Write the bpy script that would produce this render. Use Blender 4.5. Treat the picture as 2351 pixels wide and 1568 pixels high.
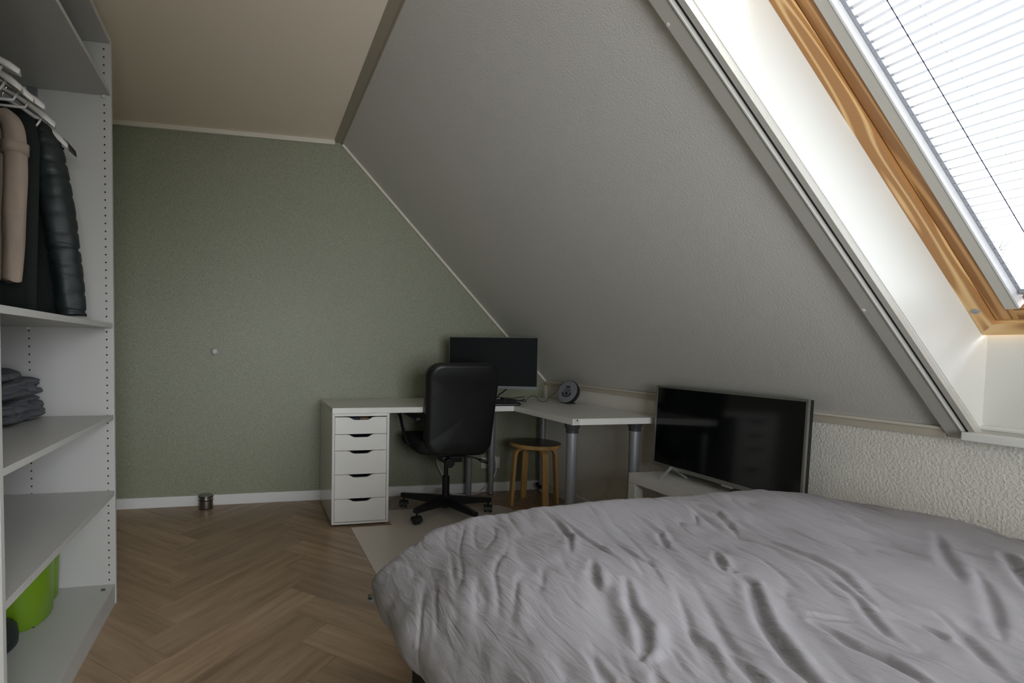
import bpy, bmesh, math, random
import numpy as np
from mathutils import Vector, Matrix, noise
SC = bpy.context.scene
for o in list(bpy.data.objects): bpy.data.objects.remove(o)
COL = SC.collection
random.seed(4)
# ------------------------------------------------------------------ camera, world, exposure
F_PX, CX, CY, YAW, PITCH, ROLL, HC = 1196.81, 834.615, 853.732, 0.206771, 0.0446884, 0.0113147, 1.10398
right = Vector((math.cos(YAW), -math.sin(YAW), 0)); fwd = Vector((math.sin(YAW)*math.cos(PITCH), math.cos(YAW)*math.cos(PITCH), -math.sin(PITCH)))
up = right.cross(fwd)
r2 = right*math.cos(ROLL)+up*math.sin(ROLL); u2 = up*math.cos(ROLL)-right*math.sin(ROLL)
cam = bpy.data.cameras.new('camera'); camo = bpy.data.objects.new('camera', cam); COL.objects.link(camo)
M = Matrix((r2, u2, -fwd)).transposed().to_4x4(); M.translation = (0, 0, HC); camo.matrix_world = M
cam.sensor_fit = 'HORIZONTAL'; cam.sensor_width = 36; cam.lens = F_PX*36/2351
cam.shift_x = (2351/2-CX)/2351; cam.shift_y = (CY-1568/2)/2351
cam.clip_start = 0.02; cam.clip_end = 300
SC.camera = camo
w = bpy.data.worlds.new('world'); SC.world = w; w.use_nodes = True
bg = w.node_tree.nodes['Background']; bg.inputs[0].default_value = (0.92, 0.965, 1.0, 1); bg.inputs[1].default_value = 14.3
SC.view_settings.view_transform = 'Standard'; SC.view_settings.look = 'None'
SC.view_settings.exposure = 0.13; SC.view_settings.gamma = 1.0; SC.view_settings.use_curve_mapping = False

def portal(loc, size, nrm):
    l = bpy.data.lights.new('window_portal', 'AREA'); l.shape = 'RECTANGLE'; l.size, l.size_y = size
    l.cycles.is_portal = True
    o = bpy.data.objects.new('window_portal', l); COL.objects.link(o)
    n = Vector(nrm).normalized(); x = Vector((0, 1, 0)) if abs(n.y) < .9 else Vector((1, 0, 0)); y = n.cross(x) * -1
    m = Matrix((x, -n.cross(x)*-1, n*-1)).transposed()
    z = -n; y = z.cross(x)
    m = Matrix((x, y, z)).transposed().to_4x4(); m.translation = loc; o.matrix_world = m

# ------------------------------------------------------------------ materials
def s2l(c): return tuple(((v/255)/12.92 if v/255 <= .04045 else ((v/255+.055)/1.055)**2.4) for v in c)+(1,)
def mat(name, col, rough=.5, metal=0., bump=0., bscale=100., var=0., vscale=8., spec=.5, coat=0., sheen=0.):
    m = bpy.data.materials.new(name); m.use_nodes = True; n = m.node_tree.nodes; L = m.node_tree.links
    b = n['Principled BSDF']; c = s2l(col)
    b.inputs['Base Color'].default_value = c; b.inputs['Roughness'].default_value = rough; b.inputs['Metallic'].default_value = metal
    b.inputs['Specular IOR Level'].default_value = spec; b.inputs['Coat Weight'].default_value = coat
    b.inputs['Sheen Weight'].default_value = sheen
    tc = n.new('ShaderNodeTexCoord')
    if var > 0:
        t = n.new('ShaderNodeTexNoise'); t.inputs['Scale'].default_value = vscale; t.inputs['Detail'].default_value = 5
        L.new(tc.outputs['Object'], t.inputs['Vector'])
        r = n.new('ShaderNodeMapRange'); r.inputs[1].default_value = .3; r.inputs[2].default_value = .7
        r.inputs[3].default_value = 1-var; r.inputs[4].default_value = 1+var; L.new(t.outputs[0], r.inputs[0])
        v = n.new('ShaderNodeVectorMath'); v.operation = 'SCALE'; v.inputs[0].default_value = c[:3]; L.new(r.outputs[0], v.inputs['Scale'])
        L.new(v.outputs[0], b.inputs['Base Color'])
    if bump > 0:
        t = n.new('ShaderNodeTexNoise'); t.inputs['Scale'].default_value = bscale; t.inputs['Detail'].default_value = 3
        L.new(tc.outputs['Object'], t.inputs['Vector'])
        bp = n.new('ShaderNodeBump'); bp.inputs['Strength'].default_value = 1; bp.inputs['Distance'].default_value = bump
        L.new(t.outputs[0], bp.inputs['Height']); L.new(bp.outputs[0], b.inputs['Normal'])
    return m
M_WALL = mat('stucco_paint', (230, 226, 216), .75, bump=.004, bscale=110, var=.02)
M_SLOPE = mat('slope_paint', (214, 211, 205), .7, bump=.0011, bscale=150, var=.015, vscale=2)
M_CEIL = mat('ceiling_paint', (246, 232, 213), .75, bump=.0005, bscale=120)
M_TRIM = mat('trim_paint', (214, 207, 194), .4)
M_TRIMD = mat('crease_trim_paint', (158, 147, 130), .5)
M_GAP = mat('shadow_gap', (40, 40, 48), .8)
M_WHITE = mat('white_lacquer', (226, 225, 221), .32, var=.01)
M_GLOSSW = mat('white_foil', (224, 224, 222), .14, coat=.3)
M_WARD = mat('wardrobe_foil', (176, 175, 172), .38)
M_BASEB = mat('baseboard_paint', (224, 224, 224), .35)
M_LINING = mat('window_lining', (220, 219, 213), .35)
M_HOLE = mat('hole_black', (22, 22, 24), .9)
M_BLACKP = mat('black_plastic', (26, 27, 29), .45)
M_BLACKM = mat('black_metal', (22, 23, 25), .32, spec=.6)
M_LEATH = mat('black_leatherette', (19, 21, 20), .38, bump=.0006, bscale=350)
M_FAB = mat('black_fabric', (17, 19, 20), .9, bump=.0008, bscale=600)
M_GREYM = mat('grey_metal', (146, 147, 152), .42, metal=.4)
M_GREYD = mat('grey_cap', (62, 62, 66), .4)
M_SCREEN = mat('screen_black', (9, 11, 12), .09, spec=.5)
M_SCREENM = mat('monitor_screen', (10, 13, 14), .5, spec=.08)
M_SILVER = mat('silver_bezel', (150, 148, 144), .33, metal=.7)
M_CHROME = mat('chrome', (200, 202, 205), .15, metal=1.)
M_STEEL = mat('brushed_steel', (150, 148, 146), .28, metal=1., bump=.0003, bscale=400)
M_RUB = mat('black_rubber', (20, 20, 20), .7)
M_DUVET = mat('grey_cotton', (146, 143, 147), .85, bump=.0005, bscale=700, var=.03, vscale=6)
def soft_streaks(m):
    n = m.node_tree.nodes; L = m.node_tree.links; old = n['Bump']
    tc = n.new('ShaderNodeTexCoord'); mp = n.new('ShaderNodeMapping'); mp.inputs['Rotation'].default_value = (0, 0, math.radians(20)); mp.inputs['Scale'].default_value = (34, 7, 20)
    L.new(tc.outputs['Object'], mp.inputs['Vector']); t = n.new('ShaderNodeTexNoise'); t.inputs['Scale'].default_value = 1; t.inputs['Detail'].default_value = 4; t.inputs['Distortion'].default_value = .8
    L.new(mp.outputs[0], t.inputs['Vector']); bp = n.new('ShaderNodeBump'); bp.inputs['Distance'].default_value = .011; bp.inputs['Strength'].default_value = .75
    L.new(t.outputs[0], bp.inputs['Height']); L.new(old.outputs[0], bp.inputs['Normal']); L.new(bp.outputs[0], n['Principled BSDF'].inputs['Normal'])
soft_streaks(M_DUVET)
M_SHEET = mat('dark_grey_cotton', (78, 79, 84), .85, bump=.001, bscale=300, var=.08, vscale=14)
M_BEDF = mat('anthracite_upholstery', (30, 32, 35), .85, bump=.0008, bscale=500)
M_MATTR = mat('mattress_cover', (70, 70, 76), .9)
M_BEIGE = mat('beige_cotton', (146, 130, 116), .9, bump=.0006, bscale=500, var=.06, vscale=20)
M_KHAKI = mat('khaki_cotton', (112, 101, 86), .9, var=.08, vscale=15)
M_PUFF = mat('dark_green_nylon', (25, 33, 34), .55, bump=.001, bscale=60, var=.1, vscale=25)
M_COAT = mat('black_green_knit', (12, 19, 16), .95, bump=.001, bscale=300)
M_NAVY = mat('navy_cotton', (38, 40, 50), .9)
M_HANG = mat('white_plastic', (205, 203, 200), .35)
M_LIME = mat('lime_plastic', (108, 144, 26), .35)
M_DARKG = mat('dark_green_rubber', (30, 38, 38), .5)
M_CABW = mat('white_cable', (205, 205, 208), .4)
M_SOCK = mat('cream_plastic', (205, 198, 182), .4)
M_CLOCKF = mat('grey_speaker_fabric', (128, 128, 134), .8)
M_CLOCKP = mat('clock_panel', (104, 104, 109), .5)
M_BLIND = mat('blind_slat', (238, 238, 240), .4)
M_RAIL = mat('blind_rail', (190, 187, 178), .45)
M_ALU = mat('aluminium', (170, 172, 178), .3, metal=.8)
M_BARK = mat('twig_bark', (62, 60, 62), .9)
M_GROUND = mat('far_ground', (92, 96, 84), .95, var=.2, vscale=.4)
M_CARD = mat('brown_card', (150, 120, 84), .8)
M_BLUEP = mat('navy_paper', (40, 40, 66), .7)

def wood(name, c1, c2, c3, scale=(1, 12, 12), ring=0., rough=.45, coord='Object', rand=False, c4=None, bump=.0004):
    m = bpy.data.materials.new(name); m.use_nodes = True; n = m.node_tree.nodes; L = m.node_tree.links; b = n['Principled BSDF']
    b.inputs['Roughness'].default_value = rough
    tc = n.new('ShaderNodeTexCoord'); mp = n.new('ShaderNodeMapping'); mp.inputs['Scale'].default_value = scale
    L.new(tc.outputs[coord], mp.inputs['Vector'])
    oi = n.new('ShaderNodeObjectInfo')
    src = mp.outputs[0]
    if rand:
        cx = n.new('ShaderNodeCombineXYZ'); mm = n.new('ShaderNodeMath'); mm.operation = 'MULTIPLY'; mm.inputs[1].default_value = 73.0
        L.new(oi.outputs['Random'], mm.inputs[0]); L.new(mm.outputs[0], cx.inputs[0]); L.new(mm.outputs[0], cx.inputs[2]); L.new(mm.outputs[0], cx.inputs[1])
        ad = n.new('ShaderNodeVectorMath'); L.new(src, ad.inputs[0]); L.new(cx.outputs[0], ad.inputs[1]); src = ad.outputs[0]
    t = n.new('ShaderNodeTexNoise'); t.inputs['Scale'].default_value = 3.0; t.inputs['Detail'].default_value = 6; t.inputs['Roughness'].default_value = .62
    L.new(src, t.inputs['Vector'])
    fac = t.outputs[0]
    if ring > 0:
        t2 = n.new('ShaderNodeTexNoise'); t2.inputs['Scale'].default_value = .9; t2.inputs['Detail'].default_value = 1.5; L.new(src, t2.inputs['Vector'])
        m1 = n.new('ShaderNodeMath'); m1.operation = 'MULTIPLY'; m1.inputs[1].default_value = ring; L.new(t2.outputs[0], m1.inputs[0])
        m2 = n.new('ShaderNodeMath'); m2.operation = 'PINGPONG'; m2.inputs[1].default_value = 1.0; L.new(m1.outputs[0], m2.inputs[0])
        m3 = n.new('ShaderNodeMath'); m3.operation = 'POWER'; m3.inputs[1].default_value = 2.2; L.new(m2.outputs[0], m3.inputs[0])
        mx = n.new('ShaderNodeMix'); mx.inputs[0].default_value = .72; L.new(t.outputs[0], mx.inputs[2]); L.new(m3.outputs[0], mx.inputs[3]); fac = mx.outputs[0]
    cr = n.new('ShaderNodeValToRGB'); e = cr.color_ramp.elements
    e[0].position = .28; e[0].color = s2l(c1); e[1].position = .72; e[1].color = s2l(c3); k = e.new(.5); k.color = s2l(c2)
    L.new(fac, cr.inputs[0]); out = cr.outputs[0]
    if rand:
        r = n.new('ShaderNodeMapRange'); r.inputs[3].default_value = .84; r.inputs[4].default_value = 1.12; L.new(oi.outputs['Random'], r.inputs[0])
        v = n.new('ShaderNodeVectorMath'); v.operation = 'SCALE'; L.new(out, v.inputs[0]); L.new(r.outputs[0], v.inputs['Scale']); out = v.outputs[0]
    L.new(out, b.inputs['Base Color'])
    bp = n.new('ShaderNodeBump'); bp.inputs['Distance'].default_value = bump; bp.inputs['Strength'].default_value = .6; L.new(fac, bp.inputs['Height']); L.new(bp.outputs[0], b.inputs['Normal'])
    return m
M_OAK = wood('oak_plank', (130, 108, 86), (155, 131, 106), (170, 147, 122), scale=(.8, 8, 8), coord='UV', rand=True, rough=.42)
M_PINE = wood('pine_frame', (176, 128, 78), (216, 172, 116), (230, 192, 138), scale=(.9, 10, 10), ring=26., coord='UV', rough=.38)
M_PINE_SHADE = wood('pine_sash_shaded', (148, 104, 60), (184, 136, 84), (198, 152, 96), scale=(.5, 22, 22), ring=16., coord='UV', rough=.4)  # same pine, darker: shade on the angled sash put into the colour
M_BIRCH = wood('birch_ply', (168, 128, 74), (190, 150, 92), (202, 164, 106), scale=(8, 8, 1.2), rough=.4)
M_SEATW = wood('dark_stool_top', (66, 48, 34), (80, 60, 42), (92, 70, 50), scale=(2, 14, 2), rough=.3)

def green_wall():
    m = bpy.data.materials.new('green_wallpaper'); m.use_nodes = True; n = m.node_tree.nodes; L = m.node_tree.links; b = n['Principled BSDF']
    tc = n.new('ShaderNodeTexCoord')
    t = n.new('ShaderNodeTexNoise'); t.inputs['Scale'].default_value = 170; t.inputs['Detail'].default_value = 4; t.inputs['Roughness'].default_value = .7
    L.new(tc.outputs['Object'], t.inputs['Vector'])
    cr = n.new('ShaderNodeValToRGB'); e = cr.color_ramp.elements
    e[0].position = .3; e[0].color = s2l((100, 103, 82)); e[1].position = .72; e[1].color = s2l((166, 169, 145))
    L.new(t.outputs[0], cr.inputs[0]); L.new(cr.outputs[0], b.inputs['Base Color'])
    bp = n.new('ShaderNodeBump'); bp.inputs['Distance'].default_value = .0016; L.new(t.outputs[0], bp.inputs['Height']); L.new(bp.outputs[0], b.inputs['Normal'])
    b.inputs['Roughness'].default_value = .40; b.inputs['Specular IOR Level'].default_value = .75
    return m
M_GREEN = green_wall()
def mixmat(name, col, rough, trans, gloss=False):
    m = bpy.data.materials.new(name); m.use_nodes = True; n = m.node_tree.nodes; L = m.node_tree.links; b = n['Principled BSDF']
    b.inputs['Base Color'].default_value = s2l(col); b.inputs['Roughness'].default_value = rough
    t = n.new('ShaderNodeBsdfTransparent'); mx = n.new('ShaderNodeMixShader')
    if gloss:
        g = n.new('ShaderNodeBsdfGlossy'); g.inputs['Roughness'].default_value = .02; mx.inputs[0].default_value = .04
        L.new(t.outputs[0], mx.inputs[1]); L.new(g.outputs[0], mx.inputs[2])
    else:
        mx.inputs[0].default_value = 1-trans; L.new(t.outputs[0], mx.inputs[1]); L.new(b.outputs[0], mx.inputs[2])
    L.new(mx.outputs[0], n['Material Output'].inputs[0]); return m
M_GLASS = mixmat('window_glass', (255, 255, 255), .0, 1, True)
M_GLASS2 = mixmat('skylight_glass', (255, 255, 255), .0, 1, True)
M_GLASS2.node_tree.nodes['Transparent BSDF'].inputs[0].default_value = (.505, .51, .52, 1)
M_MAT = mixmat('frosted_mat', (214, 205, 194), .35, .12)

# ------------------------------------------------------------------ helpers
BASE = {}
def obj(name, bm, m, parent=None, smooth=False, auto=None, mod=None):
    me = bpy.data.meshes.new(name)
    bm.normal_update(); bmesh.ops.recalc_face_normals(bm, faces=bm.faces)
    o = bpy.data.objects.new(name, me); COL.objects.link(o)
    base = Vector((0, 0, 0))
    if parent is not None:
        o.parent = parent; base = BASE.get(parent.name, base); BASE[o.name] = base
        if base.length: bmesh.ops.translate(bm, verts=bm.verts, vec=-base)
    bm.to_mesh(me); bm.free()
    if smooth or auto:
        for p in me.polygons: p.use_smooth = True
    if auto:
        me.set_sharp_from_angle(angle=math.radians(auto))
    for mm in (m if isinstance(m, (list, tuple)) else [m]): me.materials.append(mm)
    return o
def thing(name, label, cat, loc, group=None):
    o = bpy.data.objects.new(name, None); COL.objects.link(o); o.location = loc; o['label'] = label; o['category'] = cat; o.empty_display_size = .1
    if group: o['group'] = group
    BASE[o.name] = Vector(loc); return o
def tag(o, label, cat, group=None, kind=None):
    o['label'] = label; o['category'] = cat
    if group: o['group'] = group
    if kind: o['kind'] = kind
    return o
def struct(name, bm, m, parent=None, **k):
    o = obj(name, bm, m, parent, **k)
    if parent is None: o['kind'] = 'structure'
    return o
NB = bmesh.new
def box(bm, x0, x1, y0, y1, z0, z1, bev=0., seg=2, rot=None):
    t = bmesh.new(); bmesh.ops.create_cube(t, size=1)
    bmesh.ops.scale(t, vec=(x1-x0, y1-y0, z1-z0), verts=t.verts); bmesh.ops.translate(t, vec=((x0+x1)/2, (y0+y1)/2, (z0+z1)/2), verts=t.verts)
    if bev: bmesh.ops.bevel(t, geom=t.edges[:], offset=bev, segments=seg, affect='EDGES', profile=.7)
    if rot: bmesh.ops.transform(t, matrix=rot, verts=t.verts)
    merge(bm, t); return bm
def merge(bm, t):
    me = bpy.data.meshes.new('tmp'); t.to_mesh(me); t.free(); bm.from_mesh(me); bpy.data.meshes.remove(me)
def loft(bm, rings, cap0=True, cap1=True, closed=True):
    vs = [[bm.verts.new(p) for p in r] for r in rings]; n = len(rings[0])
    for i in range(len(vs)-1):
        for j in range(n if closed else n-1):
            k = (j+1) % n
            bm.faces.new((vs[i][j], vs[i][k], vs[i+1][k], vs[i+1][j]))
    if cap0: bm.faces.new(vs[0][::-1])
    if cap1: bm.faces.new(vs[-1])
    return bm
def frame_of(d):
    d = Vector(d).normalized(); h = Vector((0, 0, 1)) if abs(d.z) < .95 else Vector((1, 0, 0))
    a = d.cross(h).normalized(); return a, d.cross(a).normalized()
def cyl(bm, p0, p1, r0, r1=None, seg=20, bev=0.):
    r1 = r0 if r1 is None else r1; p0, p1 = Vector(p0), Vector(p1); a, b = frame_of(p1-p0)
    def ring(p, r): return [p+(a*math.cos(t)+b*math.sin(t))*r for t in [2*math.pi*i/seg for i in range(seg)]]
    d = (p1-p0).normalized()
    if bev: rs = [ring(p0, r0-bev), ring(p0+d*bev, r0), ring(p1-d*bev, r1), ring(p1, r1-bev)]
    else: rs = [ring(p0, r0), ring(p1, r1)]
    return loft(bm, rs)
def lathe(bm, prof, c, axis=(0, 0, 1), seg=24):
    c = Vector(c); ax = Vector(axis).normalized(); a, b = frame_of(ax)
    return loft(bm, [[c+ax*h+(a*math.cos(t)+b*math.sin(t))*max(r, 1e-4) for t in [2*math.pi*i/seg for i in range(seg)]] for r, h in prof])
def smooth_path(pts, n=8):
    P = [Vector(p) for p in pts]; out = []
    for i in range(len(P)-1):
        p0, p1, p2, p3 = P[max(i-1, 0)], P[i], P[i+1], P[min(i+2, len(P)-1)]
        for k in range(n):
            t = k/n; out.append(.5*((2*p1)+(p2-p0)*t+(2*p0-5*p1+4*p2-p3)*t*t+(3*p1-p0-3*p2+p3)*t**3))
    out.append(P[-1]); return out
def tube(bm, pts, r, seg=8, smooth=0):
    P = smooth_path(pts, smooth) if smooth else [Vector(p) for p in pts]
    rr = r if callable(r) else (lambda t: r)
    d = (P[1]-P[0]).normalized(); a, b = frame_of(d); rings = []
    for i, p in enumerate(P):
        t = (P[min(i+1, len(P)-1)]-P[max(i-1, 0)]).normalized()
        a = (a-t*a.dot(t)).normalized(); b = t.cross(a)
        q = rr(i/(len(P)-1)); rings.append([p+(a*math.cos(s)+b*math.sin(s))*q for s in [2*math.pi*j/seg for j in range(seg)]])
    return loft(bm, rings)
def prism(bm, poly, vec):
    v = Vector(vec); return loft(bm, [[Vector(p) for p in poly], [Vector(p)+v for p in poly]])
def rrect(w0, h0, r, n=6, w1=None):
    """rounded rectangle outline, w0 bottom half width, w1 top half width, 2-D points, counter-clockwise"""
    w1 = w0 if w1 is None else w1; pts = []
    for (sx, sy, a0) in ((1, -1, -90), (1, 1, 0), (-1, 1, 90), (-1, -1, 180)):
        ww = w1 if sy > 0 else w0
        for k in range(n+1):
            t = math.radians(a0+90*k/n); pts.append((sx*(ww-r)+r*math.cos(t), sy*(h0-r)+r*math.sin(t)))
    return pts

# ------------------------------------------------------------------ room
YW, ZC, XK, ZK, XR = 3.746, 2.576, 2.2625, 0.862, 0.597
XL, YB = -1.18, -1.3
AN = math.atan2(ZC-ZK, XK-XR); CA, SA = math.cos(AN), math.sin(AN)
N_S = Vector((SA, 0, CA)); E_UP = Vector((-CA, 0, SA))
KP = Vector((XK, 0, ZK))
def SP(s, y, off=0.): return KP+E_UP*s+Vector((0, y, 0))+N_S*off
SLEN = (ZC-ZK)/SA
# floor: base slab plus single herringbone planks
floor = struct('floor', box(NB(), XL, XK+.02, YB, YW+.02, -.06, -.008), M_GAP)
def clip(poly, x0, x1, y0, y1):
    for ax, lim, s in ((0, x0, 1), (0, x1, -1), (1, y0, 1), (1, y1, -1)):
        out = []
        for i in range(len(poly)):
            p, q = poly[i], poly[(i+1) % len(poly)]; dp, dq = s*(p[ax]-lim), s*(q[ax]-lim)
            if dp >= 0: out.append(p)
            if dp*dq < 0: t = dp/(dp-dq); out.append((p[0]+(q[0]-p[0])*t, p[1]+(q[1]-p[1])*t))
        poly = out
        if len(poly) < 3: return []
    return poly
PLW, PLN, PROT, POX, POY = .163, 5, math.radians(46), -.305, 2.83
def plank(gx, gy, horiz):
    g = .0007
    w_, h_ = (PLN*PLW, PLW) if horiz else (PLW, PLN*PLW)
    rect = [(gx*PLW+g, gy*PLW+g), (gx*PLW+w_-g, gy*PLW+g), (gx*PLW+w_-g, gy*PLW+h_-g), (gx*PLW+g, gy*PLW+h_-g)]
    c, s = math.cos(PROT), math.sin(PROT)
    R = lambda p: (POX+c*p[0]-s*p[1], POY+s*p[0]+c*p[1])
    poly = clip([R(p) for p in rect], XL+.001, XK-.001, YB+.001, YW-.001)
    if len(poly) < 3: return
    cx = sum(p[0] for p in poly)/len(poly); cy = sum(p[1] for p in poly)/len(poly)
    bm = NB(); e = .0012
    top = [Vector((cx+(p[0]-cx)*(1-e*4), cy+(p[1]-cy)*(1-e*4), 0)) for p in poly]
    low = [Vector((p[0], p[1], -.0012)) for p in poly]; bot = [Vector((p[0], p[1], -.008)) for p in poly]
    try: loft(bm, [bot, low, top])
    except ValueError: return
    uv = bm.loops.layers.uv.new('UVMap')
    d = Vector((c, s)) if horiz else Vector((-s, c)); q = Vector((-d.y, d.x))
    for f in bm.faces:
        for l in f.loops:
            p = Vector((l.vert.co.x-cx, l.vert.co.y-cy)); l[uv].uv = (p.dot(d), p.dot(q))
    obj('plank', bm, M_OAK, floor)
for k in range(-32, 33):
    for m_ in range(-5, 6):
        plank(k+2*PLN*m_, k, True); plank(k+2*PLN*m_, k+1, False)
# walls
struct('wall_back', box(NB(), XL-.1, XK+.5, YW, YW+.12, -.06, ZC+.1), M_GREEN)
struct('wall_right', box(NB(), XK, XK+.12, YB, YW, -.06, ZK-.004), M_WALL)
struct('wall_left', box(NB(), XL-.12, XL, YB, YW, -.06, ZC+.1), M_GREEN)
struct('ceiling', box(NB(), XL, XR+.03, YB, YW, ZC, ZC+.12), M_CEIL)
# wall behind the camera with an unseen window added to light the room
BW0, BW1, BZ0, BZ1 = -.10, 1.24, .22, 1.86
bm = NB()
box(bm, XL, BW0, YB-.15, YB, -.06, ZC+.1); box(bm, BW1, XK+.5, YB-.15, YB, -.06, ZC+.1)
box(bm, BW0, BW1, YB-.15, YB, -.06, BZ0); box(bm, BW0, BW1, YB-.15, YB, BZ1, ZC+.1)
struct('wall_front', bm, M_SLOPE)
bm = NB()
for a_, b_ in ((BW0, BW0+.07), (BW1-.07, BW1), ((BW0+BW1)/2-.04, (BW0+BW1)/2+.04)): box(bm, a_, b_, YB-.11, YB-.04, BZ0, BZ1, .004)
for a_, b_ in ((BZ0, BZ0+.07), (BZ1-.07, BZ1)): box(bm, BW0+.07, BW1-.07, YB-.11, YB-.04, a_, b_, .004)
w2 = struct('added_window', bm, M_WHITE)
obj('pane', box(NB(), BW0+.07, BW1-.07, YB-.08, YB-.075, BZ0+.07, BZ1-.07), M_GLASS, w2)
portal((( BW0+BW1)/2, YB-.16, (BZ0+BZ1)/2), (BW1-BW0, BZ1-BZ0), (0, 1, 0))
# sloped ceiling with skylight opening
OY0, OY1, OS1 = .08, 1.215, 1.80      # opening along Y and up to this slope length
TH = .30
def slab(bm, s0, s1, y0, y1, o0=0., o1=TH): return prism(bm, [SP(s0, y0, o0), SP(s1, y0, o0), SP(s1, y0, o1), SP(s0, y0, o1)], (0, y1-y0, 0))
bm = NB(); slab(bm, -.02, SLEN+.05, OY1, YW); slab(bm, -.02, SLEN+.05, YB, OY0); slab(bm, OS1, SLEN+.05, OY0, OY1)
struct('ceiling_slope', bm, M_SLOPE)
# crease trim, slope/green wall bead, ceiling/green wall bead, knee trim
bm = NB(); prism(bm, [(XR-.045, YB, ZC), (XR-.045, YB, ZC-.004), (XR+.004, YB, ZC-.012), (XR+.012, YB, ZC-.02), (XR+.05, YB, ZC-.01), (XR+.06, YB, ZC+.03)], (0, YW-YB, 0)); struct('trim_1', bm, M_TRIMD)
bm = NB(); box(bm, XL, XR-.04, YW-.022, YW, ZC-.03, ZC, .003); struct('trim_2', bm, M_TRIM)
bm = NB(); prism(bm, [SP(-.02, YW-.022, -.016), SP(SLEN-.03, YW-.022, -.016), SP(SLEN-.03, YW-.022, 0), SP(-.02, YW-.022, 0)], (0, .022, 0)); struct('trim_3', bm, M_TRIM)
bm = NB(); box(bm, XK-.012, XK+.01, OY1+.075, YW-.02, ZK-.034, ZK-.006, .002); t = struct('trim_4', bm, mat('knee_trim_paint', (192, 183, 166), .5))
bm = NB(); box(bm, XK-.02, XK, OY1+.075, YW-.02, ZK-.006, ZK+.004, .002); obj('bead', bm, M_TRIM, t)
bm = NB(); box(bm, XK-.02, XK, YW-.03, YW, .06, ZK-.03, .002); struct('trim_5', bm, M_TRIM)
bm = NB(); box(bm, XL, XK, YW-.014, YW, 0, .0713, .002); struct('baseboard_back', bm, M_BASEB)
bm = NB(); box(bm, XK-.014, XK, YB, YW-.014, 0, .0713, .002); struct('baseboard_right', bm, M_BASEB)
# skylight surround: rail on the slope (two profiles with a dark gap), lining boards
bm = NB(); slab(bm, 0.0-.02, SLEN-.05, OY1+.022, OY1+.072, -.022, .0); t = struct('trim_6', bm, M_RAIL)
obj('bead', slab(NB(), -.02, SLEN-.05, OY1+.022, OY1+.026, -.025, -.022), M_WHITE, t)
obj('shadow_gap', slab(NB(), -.015, SLEN-.05, OY1+.012, OY1+.022, -.012, -.004), M_GAP, t)
obj('inner_profile', slab(NB(), -.01, SLEN-.05, OY1-.004, OY1+.012, -.018, .0), M_RAIL, t)
for s_ in (.55, 1.62): obj('screw_cap', lathe(NB(), [(.001, .006), (.006, .004), (.008, 0)], SP(s_, OY1+.068, -.02), -N_S, 10), M_RAIL, t)
bm = NB(); prism(bm, [SP(0, OY1-.004, 0), SP(OS1, OY1-.004, 0), SP(OS1, OY1-.004, .215), SP(.155, OY1-.004, .215), (XK+.06, OY1-.004, ZK+.02)], (0, .01, 0)); t = struct('trim_7', bm, M_LINING)
obj('edge_strip', slab(NB(), .01, OS1, OY1-.007, OY1-.003, .002, .022), M_LINING, t)
bm = NB(); box(bm, XK+.004, XK+.02, OY0, OY1-.004, ZK-.03, 1.175); t = struct('trim_8', bm, M_LINING)
bm = NB(); tube(bm, [(XK-.002, OY0, ZK+.014), (XK-.002, OY1-.006, ZK+.014)], .008, 10); obj('bead', bm, M_LINING, t, auto=40)
bm = NB(); box(bm, XK-.055, XK+.02, OY0-.1, OY1+.012, ZK-.028, ZK-.002, .003); struct('trim_9', bm, M_WHITE)
bm = NB(); prism(bm, [SP(OS1, OY0, 0), SP(OS1, OY0, .215), SP(OS1+.012, OY0, .215), SP(OS1+.012, OY0, 0)], (0, OY1-OY0, 0)); box(bm, 0, 0, 0, 0, 0, 0) if False else None
slab(bm, -.02, OS1, OY0-.01, OY0, 0, .215); struct('trim_10', bm, M_LINING)
# ------------------------------------------------------------------ skylight
WO = Vector((2.244, 1.22, 1.1676)); OFF = .205
E1 = Vector((0, -1, 0))
def WP(a, b, c=0.): return WO+E1*a+E_UP*b+N_S*c      # across, up the slope, outward
WW, WH = 1.14, 1.38
def wbox(bm, a0, a1, b0, b1, c0, c1, uvdir=None, mitre=(0, 0)):
    P = [WP(a0, b0+mitre[0]*(0), c0), WP(a1, b0, c0), WP(a1, b1, c0), WP(a0, b1, c0)]
    Q = [p+N_S*(c1-c0) for p in P]
    vs = [bm.verts.new(p) for p in P+Q]
    uv = bm.loops.layers.uv.verify()
    for idx in ((0, 1, 2, 3), (7, 6, 5, 4), (0, 4, 5, 1), (1, 5, 6, 2), (2, 6, 7, 3), (3, 7, 4, 0)):
        f = bm.faces.new([vs[i] for i in idx])
        for l in f.loops:
            d = l.vert.co-WO; u_, v_, w_ = d.dot(E_UP), d.dot(E1), d.dot(N_S)
            l[uv].uv = (u_, v_+w_) if uvdir != 'a' else (v_+3, u_+w_)
    return bm
def wpoly(bm, pts, c0, c1, uvdir=None):
    P = [WP(a_, b_, c0) for a_, b_ in pts]; loft(bm, [P, [p+N_S*(c1-c0) for p in P]])
    uv = bm.loops.layers.uv.verify()
    for f in bm.faces:
        for l in f.loops:
            d = l.vert.co-WO; u_, v_, w_ = d.dot(E_UP), d.dot(E1), d.dot(N_S); l[uv].uv = (u_, v_+w_) if uvdir != 'a' else (v_+3, u_+w_)
    return bm
win = bpy.data.objects.new('window_1', None); COL.objects.link(win); win['kind'] = 'structure'; BASE['window_1'] = Vector((0, 0, 0))
FW = .049
obj('frame_side', wpoly(NB(), [(0, 0), (FW, .044), (FW, WH-.05), (0, WH)], 0, .09), M_PINE, win)
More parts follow.
